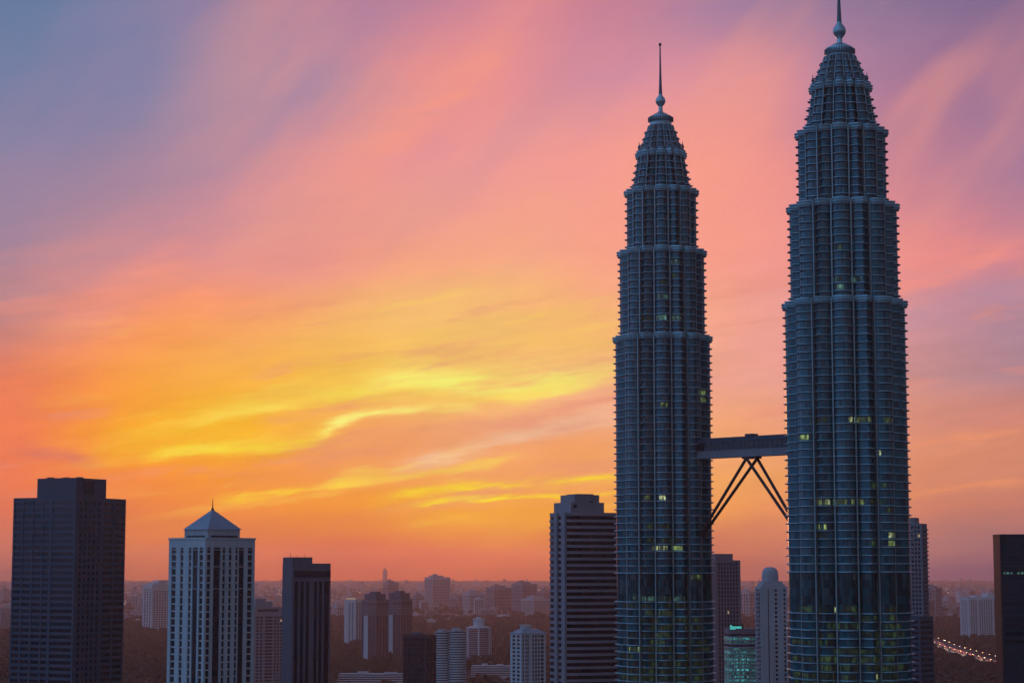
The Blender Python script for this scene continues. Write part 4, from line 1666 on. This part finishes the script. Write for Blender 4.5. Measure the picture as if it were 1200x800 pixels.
MID = [midrise_mesh(v) for v in range(3)]
for (x0, x1), nn_, lab in (((0, 14), 3, 'at the far left edge'), ((147, 198), 13, 'between the dark tower and the pyramid-roofed tower'), ((297, 333), 12, 'left of the slim grey tower'),
                           ((387, 500), 34, 'around and behind the crowned pair'), ((500, 644), 34, 'around the far cluster of slabs'), ((867, 890), 4, 'between the twin towers'), ((1087, 1166), 16, 'beyond the lit road')):
    k_ = 0
    for i in range(400):
        p = gpt(random.uniform(x0, x1), random.uniform(689, 729))
        if not free(p.x, p.y, 24) or k_ >= nn_:
            continue
        k_ += 1
        q = random.uniform(.85, 1.5)
        o = link('mid_rise_building', MID[random.choice((0, 0, 1, 1, 2))], None, (p.x, p.y, 0), random.uniform(-.5, .5), (q, q, q * random.uniform(.8, 1.2)))
        tag(o, 'small hazy mid-rise block in the distant city, ' + lab, 'building', 'mid-rise city blocks')

# the rest of the city far out, one mass
far = MB()
for i in range(3800):
    py = 712 - 31 * random.random() ** .55
    p = gpt(random.uniform(-40, 1240), py)
    if p.y > 35000 or p.y < 7000 * DS or (p.y < 9000 * DS and not free(p.x, p.y, 20)):
        continue
    w, d, h = random.uniform(18, 60), random.uniform(14, 40), random.uniform(7, 22) * (1 if random.random() < .93 else 3.0)
    a = random.uniform(0, PI)
    c_, s_ = math.cos(a), math.sin(a)
    far.box(-w / 2, w / 2, -d / 2, d / 2, 0, h, random.choice((0, 0, 1, 2)), T=lambda x, y, z: (p.x + c_ * x - s_ * y, p.y + s_ * x + c_ * y, z))
tag(far.build('distant_city', [M['pale'], M['white'], M['rooftile']]), 'countless tiny far-off buildings fading into the haze', 'city', kind='stuff')

# ------------------------------------------------------------------ trees


def leaf_mat():
    m = bpy.data.materials.new('leaves')
    m.use_nodes = True
    g = NT(m.node_tree)
    p = m.node_tree.nodes['Principled BSDF']
    tc = g.node('ShaderNodeTexCoord')
    oi = g.node('ShaderNodeObjectInfo')
    n = g.noise(tc.outputs['Object'], .10, 3.0, .6)
    c = g.mix(g.mr(n.outputs[0], .35, .65), (.014, .026, .016), (.036, .050, .028))
    c2 = g.mix(g.m('MULTIPLY', oi.outputs['Random'], .5), c, (.04, .042, .024))
    g.put(p.inputs['Base Color'], c2)
    p.inputs['Roughness'].default_value = .8
    return m


M['leaf'] = leaf_mat()
M['bark'] = mat('bark', (.09, .07, .055), .9, 0, .3, .8)


def crown_arrays(seed, n, leaf, h=13.0, r=5.5):
    q = np.random.default_rng(seed)
    blobs = []
    for i in range(9):
        a = q.uniform(0, 2 * PI)
        rr = r * .62 * math.sqrt(q.uniform(0, 1))
        blobs.append((rr * math.cos(a), rr * math.sin(a), h * q.uniform(.45, .84), r * q.uniform(.32, .58)))
    V = np.zeros((n, 4, 3))
    for i in range(n):
        bx, by, bz, br = blobs[q.integers(0, 9)]
        d = q.normal(size=3)
        d /= np.linalg.norm(d)
        c = np.array((bx, by, bz)) + d * br * q.uniform(.65, 1.05) * np.array((1, 1, .8))
        t = np.cross(d, q.normal(size=3))
        t /= np.linalg.norm(t)
        bt = np.cross(d + q.normal(size=3) * .25, t)
        bt /= np.linalg.norm(bt)
        s_ = leaf * q.uniform(.6, 1.3)
        V[i, 0] = c - t * s_ - bt * s_ * .6
        V[i, 1] = c + t * s_ * .8 - bt * s_
        V[i, 2] = c + t * s_ + bt * s_ * .7
        V[i, 3] = c - t * s_ * .7 + bt * s_
    return V


def quad_mesh(name, V, m):
    n = V.shape[0]
    me = bpy.data.meshes.new(name)
    me.vertices.add(n * 4)
    me.vertices.foreach_set('co', V.reshape(-1).astype(np.float32))
    me.loops.add(n * 4)
    me.loops.foreach_set('vertex_index', np.arange(n * 4, dtype=np.int32))
    me.polygons.add(n)
    me.polygons.foreach_set('loop_start', np.arange(0, n * 4, 4, dtype=np.int32))
    me.materials.append(m)
    me.update(calc_edges=True)
    return me


TREES = []
for v in range(5):
    hgt = (12, 14, 16, 13, 18)[v]
    cm = quad_mesh('crown', crown_arrays(100 + v, 520, .62, hgt, (5.2, 6.2, 6.8, 6.0, 5.6)[v]), M['leaf'])
    tm = MB()
    tm.tube((0, 0, 0), (.2, .1, hgt * .5), .38, .22, 7)
    for q in range(4):
        a = q * PI / 2 + v
        tm.tube((.15, .08, hgt * .36), (math.cos(a) * 2.4, math.sin(a) * 2.4, hgt * .62), .17, .06, 5)
    TREES.append((cm, tm.mesh('trunk', M['bark'])))
TLOW = [crown_arrays(200 + v, 60, 2.0, (12, 14, 16, 13)[v], (5.6, 6.4, 6.8, 6.0)[v]) for v in range(4)]

TG = [(-6, 16, 'dark tree in the woodland left of the dark office tower'), (140, 204, 'dark tree in the woodland between the dark tower and the pyramid-roofed tower'),
      (383, 428, 'dark tree in the woodland beside the slim grey tower'), (428, 600, 'dark tree in the woodland around the round white towers'),
      (560, 650, 'dark tree in the woodland beside the striped tower'), (1068, 1176, 'dark tree in the woodland along the lit road'),
      (866, 890, 'dark tree in the woodland between the twin towers')]
spots = []
for x0, x1, lab in TG:
    for i in range(3600 if x1 - x0 > 60 else 1500):
        # even spread over the ground, not over the picture
        Y = math.sqrt(random.uniform((2480 * DS) ** 2, (5600 * DS) ** 2))
        if lab.endswith('road') and Y > 5000 * DS:
            continue
        x = pt(random.uniform(x0, x1), 720, Y).x
        spots.append((Y, x, lab))
spots.sort()
cell = {}
keep = []
for Y, x, lab in spots:
    sp_ = 12.0 if Y < 3600 * DS else 15.5
    k = (int(x / sp_), int(Y / sp_))
    if k in cell:
        continue
    if not free(x, Y, 0):
        continue
    if Y > 3000 and any(min((p.x - x * q) ** 2 + (p.y - Y * q) ** 2 for p in road_l) < 30 ** 2 for q in (CH / (CH - 6), CH / (CH - 12), CH / (CH - 18))):
        continue        # the verge before the road is open grass
    cell[k] = 1
    keep.append((Y, x, lab))
vis = [s_ for s_ in keep if s_[0] > 2640 * DS]
ind = vis[:300]
for Y, x, lab in ind:
    cm, tm = random.choice(TREES)
    k = random.uniform(1.1, 1.8)
    t = empty('tree', (x, Y, 0), random.uniform(0, 6.28))
    t.scale = (k, k, k * random.uniform(.9, 1.15))
    tag(t, lab, 'tree', 'woodland trees')
    link('crown', cm, t)
    link('trunk', tm, t)
rest = vis[300:] + [s_ for s_ in keep if s_[0] <= 2640 * DS]
big = []
for Y, x, lab in rest:
    V = TLOW[random.randrange(4)]
    a = random.uniform(0, 6.28)
    k = random.uniform(1.1, 1.9)
    c_, s_ = math.cos(a) * k, math.sin(a) * k
    W = np.empty_like(V)
    W[..., 0] = V[..., 0] * c_ - V[..., 1] * s_ + x
    W[..., 1] = V[..., 0] * s_ + V[..., 1] * c_ + Y
    W[..., 2] = V[..., 2] * k
    big.append(W)
tag(link('woodland', quad_mesh('woodland', np.concatenate(big), M['leaf'])), 'dark woodland canopy spreading between the towers', 'woodland', kind='stuff')
# the wood goes on to both sides, behind the towers
big = []
seen = set(cell)
for i in range(26000):
    Y = math.sqrt(random.uniform((2300 * DS) ** 2, (5500 * DS) ** 2))
    x = pt(random.uniform(-260, 1460), 720, Y).x
    k = (int(x / 24) + 100000, int(Y / 24))
    if k in seen or not free(x, Y, 4) or any((int(x / q) + a_, int(Y / q)) in cell for q in (12.0, 15.5) for a_ in (-1, 0, 1)):
        continue
    if Y > 3000 and any(min((p.x - x * q) ** 2 + (p.y - Y * q) ** 2 for p in road_l[::3]) < 40 ** 2 for q in (CH / (CH - 8), CH / (CH - 20))):
        continue
    seen.add(k)
    q = random.uniform(1.4, 2.2)
    big.append(TLOW[random.randrange(4)][::2] * np.array((q * 1.2, q * 1.2, q * .8)) + np.array((x, Y, 0)))
tag(link('woodland', quad_mesh('woodland', np.concatenate(big), M['leaf'])), 'loose woodland running on behind and beyond the towers', 'woodland', kind='stuff')
# tree belts of the far city
big = []
for i in range(5200):
    cl = random.random()
    py = 728 - 36 * random.random()
    p = gpt(random.uniform(-20, 1220), py)
    f_ = math.sin(p.x * .0042 + 1.3) + math.sin(p.y * .0023) + math.sin((p.x + p.y) * .0017)
    if f_ < .15 or p.y < 5300 * DS or not free(p.x, p.y, 4):
        continue
    V = TLOW[random.randrange(4)]
    k = random.uniform(1.0, 2.0)
    W = V * k
    W = W + np.array((p.x, p.y, -1.0))
    big.append(W[::2])
tag(link('tree_belt', quad_mesh('tree_belt', np.concatenate(big), M['leaf'])), 'far belts of trees among the hazy low-rise city', 'woodland', kind='stuff')

# ------------------------------------------------------------------ cars and lamps on the road


def car_mesh(body):
    mb = MB()
    pr = [(-2.2, .35), (2.2, .35), (2.25, .8), (1.2, .95), (.55, 1.42), (-1.1, 1.45), (-1.9, 1.0), (-2.25, .9)]
    n = len(pr)
    vs = [(x, -.85, z) for x, z in pr] + [(x, .85, z) for x, z in pr]
    mb.add(vs, [tuple(range(n)), tuple(range(2 * n - 1, n - 1, -1))] + [(i, n + i, n + (i + 1) % n, (i + 1) % n) for i in range(n)])
    for x in (-1.4, 1.4):
        for y in (-.8, .8):
            mb.tube((x, y - .1, .33), (x, y + .1, .33), .33, n=10, m=1)
    for y in (-.6, .6):
        mb.box(2.2, 2.4, y - .3, y + .3, .55, .95, 2)
        mb.box(-2.4, -2.22, y - .3, y + .3, .6, 1.0, 3)
    return mb.mesh('car', [body, M['dark'], M['head'], M['tail']])


CARC = [mat('car_paint_%s' % nme, c, .3, .2, .05, 1) for nme, c in (('white', (.6, .6, .6)), ('silver', (.35, .36, .37)), ('dark', (.04, .045, .05)), ('red', (.35, .04, .03)))]
CARM = [car_mesh(m_) for m_ in CARC]
CN = ('white', 'silver', 'dark', 'red')
for i in range(190):
    f_ = random.uniform(3, len(road_l) - 12)
    k = int(f_)
    p = road_l[k].lerp(road_l[k + 1], f_ - k)
    side = random.choice((-1, 1))
    lane = random.choice((3.8, 8.0, 12.6))
    q = p + road_n[k] * side * lane
    d = (road_l[k + 1] - road_l[k]).normalized()
    # traffic keeps left: one side drives towards the camera
    ang = math.atan2(d.y, d.x) + (0 if side > 0 else PI)
    v = random.randrange(4)
    o = link('car', CARM[v], None, (q.x, q.y, .051), ang)
    tag(o, '%s car among the evening traffic on the curving road' % CN[v], 'car', '%s cars on the road' % CN[v])


def lamp_proto(bulb):
    pl = MB()
    pl.tube((0, 0, 0), (0, 0, 9.5), .16, .1, 6)
    pl.tube((0, 0, 9.4), (1.8, 0, 9.9), .09, .07, 6)
    hd = MB()
    hd.box(1.2, 2.6, -.45, .45, 9.6, 9.95)
    return pl.mesh('pole', M['dark']), hd.mesh('lamp_head', bulb)


LP = [lamp_proto(M['lamp']), lamp_proto(M['lamp_white']), lamp_proto(M['lamp_far'])]


def street_lamp(p, kind, rz, lab, k=1.0):
    o = empty('street_lamp', (p.x, p.y, 0.0), rz)
    o.scale = (k, k, k)
    tag(o, lab, 'street lamp', 'street lamps')
    link('pole', LP[kind][0], o)
    link('lamp_head', LP[kind][1], o)


for i in range(4, len(road_l) - 10, 4):
    for s in (-1, 1):
        street_lamp(road_l[i] + road_n[i] * s * 18.5, 0 if (i // 4 + s) % 3 else 1, math.atan2(road_n[i].y, road_n[i].x) + (PI if s > 0 else 0), 'lit street lamp at the kerb of the curving road')
for px, py, kd in ((1096, 738, 1), (1091, 744, 1), (1106, 757, 1), (1161, 766, 1), (1158, 769, 1), (1123, 734, 1)):
    p = gpt(px, py)
    street_lamp(p, kd, random.uniform(0, 6), 'bright yellowish street lamp among the dark trees near the road', 1.5)
FL = [(1112, 697), (1116, 699), (1120, 697.5), (1122, 698), (1126, 698), (1130, 699), (1134, 699), (1109, 693), (1153, 691), (1156, 692), (1159, 691.5), (1113, 703),
      (300, 692), (312, 684), (318, 682), (321, 683), (296, 697), (330, 700), (326, 699), (327, 690), (321, 706), (334, 706), (414, 683), (418, 682), (472, 684), (485, 672.5),
      (146, 708), (147, 711), (161, 700), (155, 706), (150, 698), (165, 699), (163, 691), (390, 706), (881, 727), (878, 729), (886, 723), (884, 698), (1104, 724), (500, 729), (509, 731), (405, 757), (405, 752)]
for i in range(46):
    g_ = random.choice(GAPS[1:])
    FL.append((random.uniform(g_[0], g_[1]), 684 + 30 * random.random() ** 1.4))
for px, py in FL:
    p = gpt(px, max(py, 681.5))
    k = 1.0 + max(0, p.y - 4000 * DS) / (8000 * DS)
    street_lamp(p, 2, random.uniform(0, 6.28), 'tiny orange street lamp glowing far off in the hazy city', min(k * 1.15, 2.6))
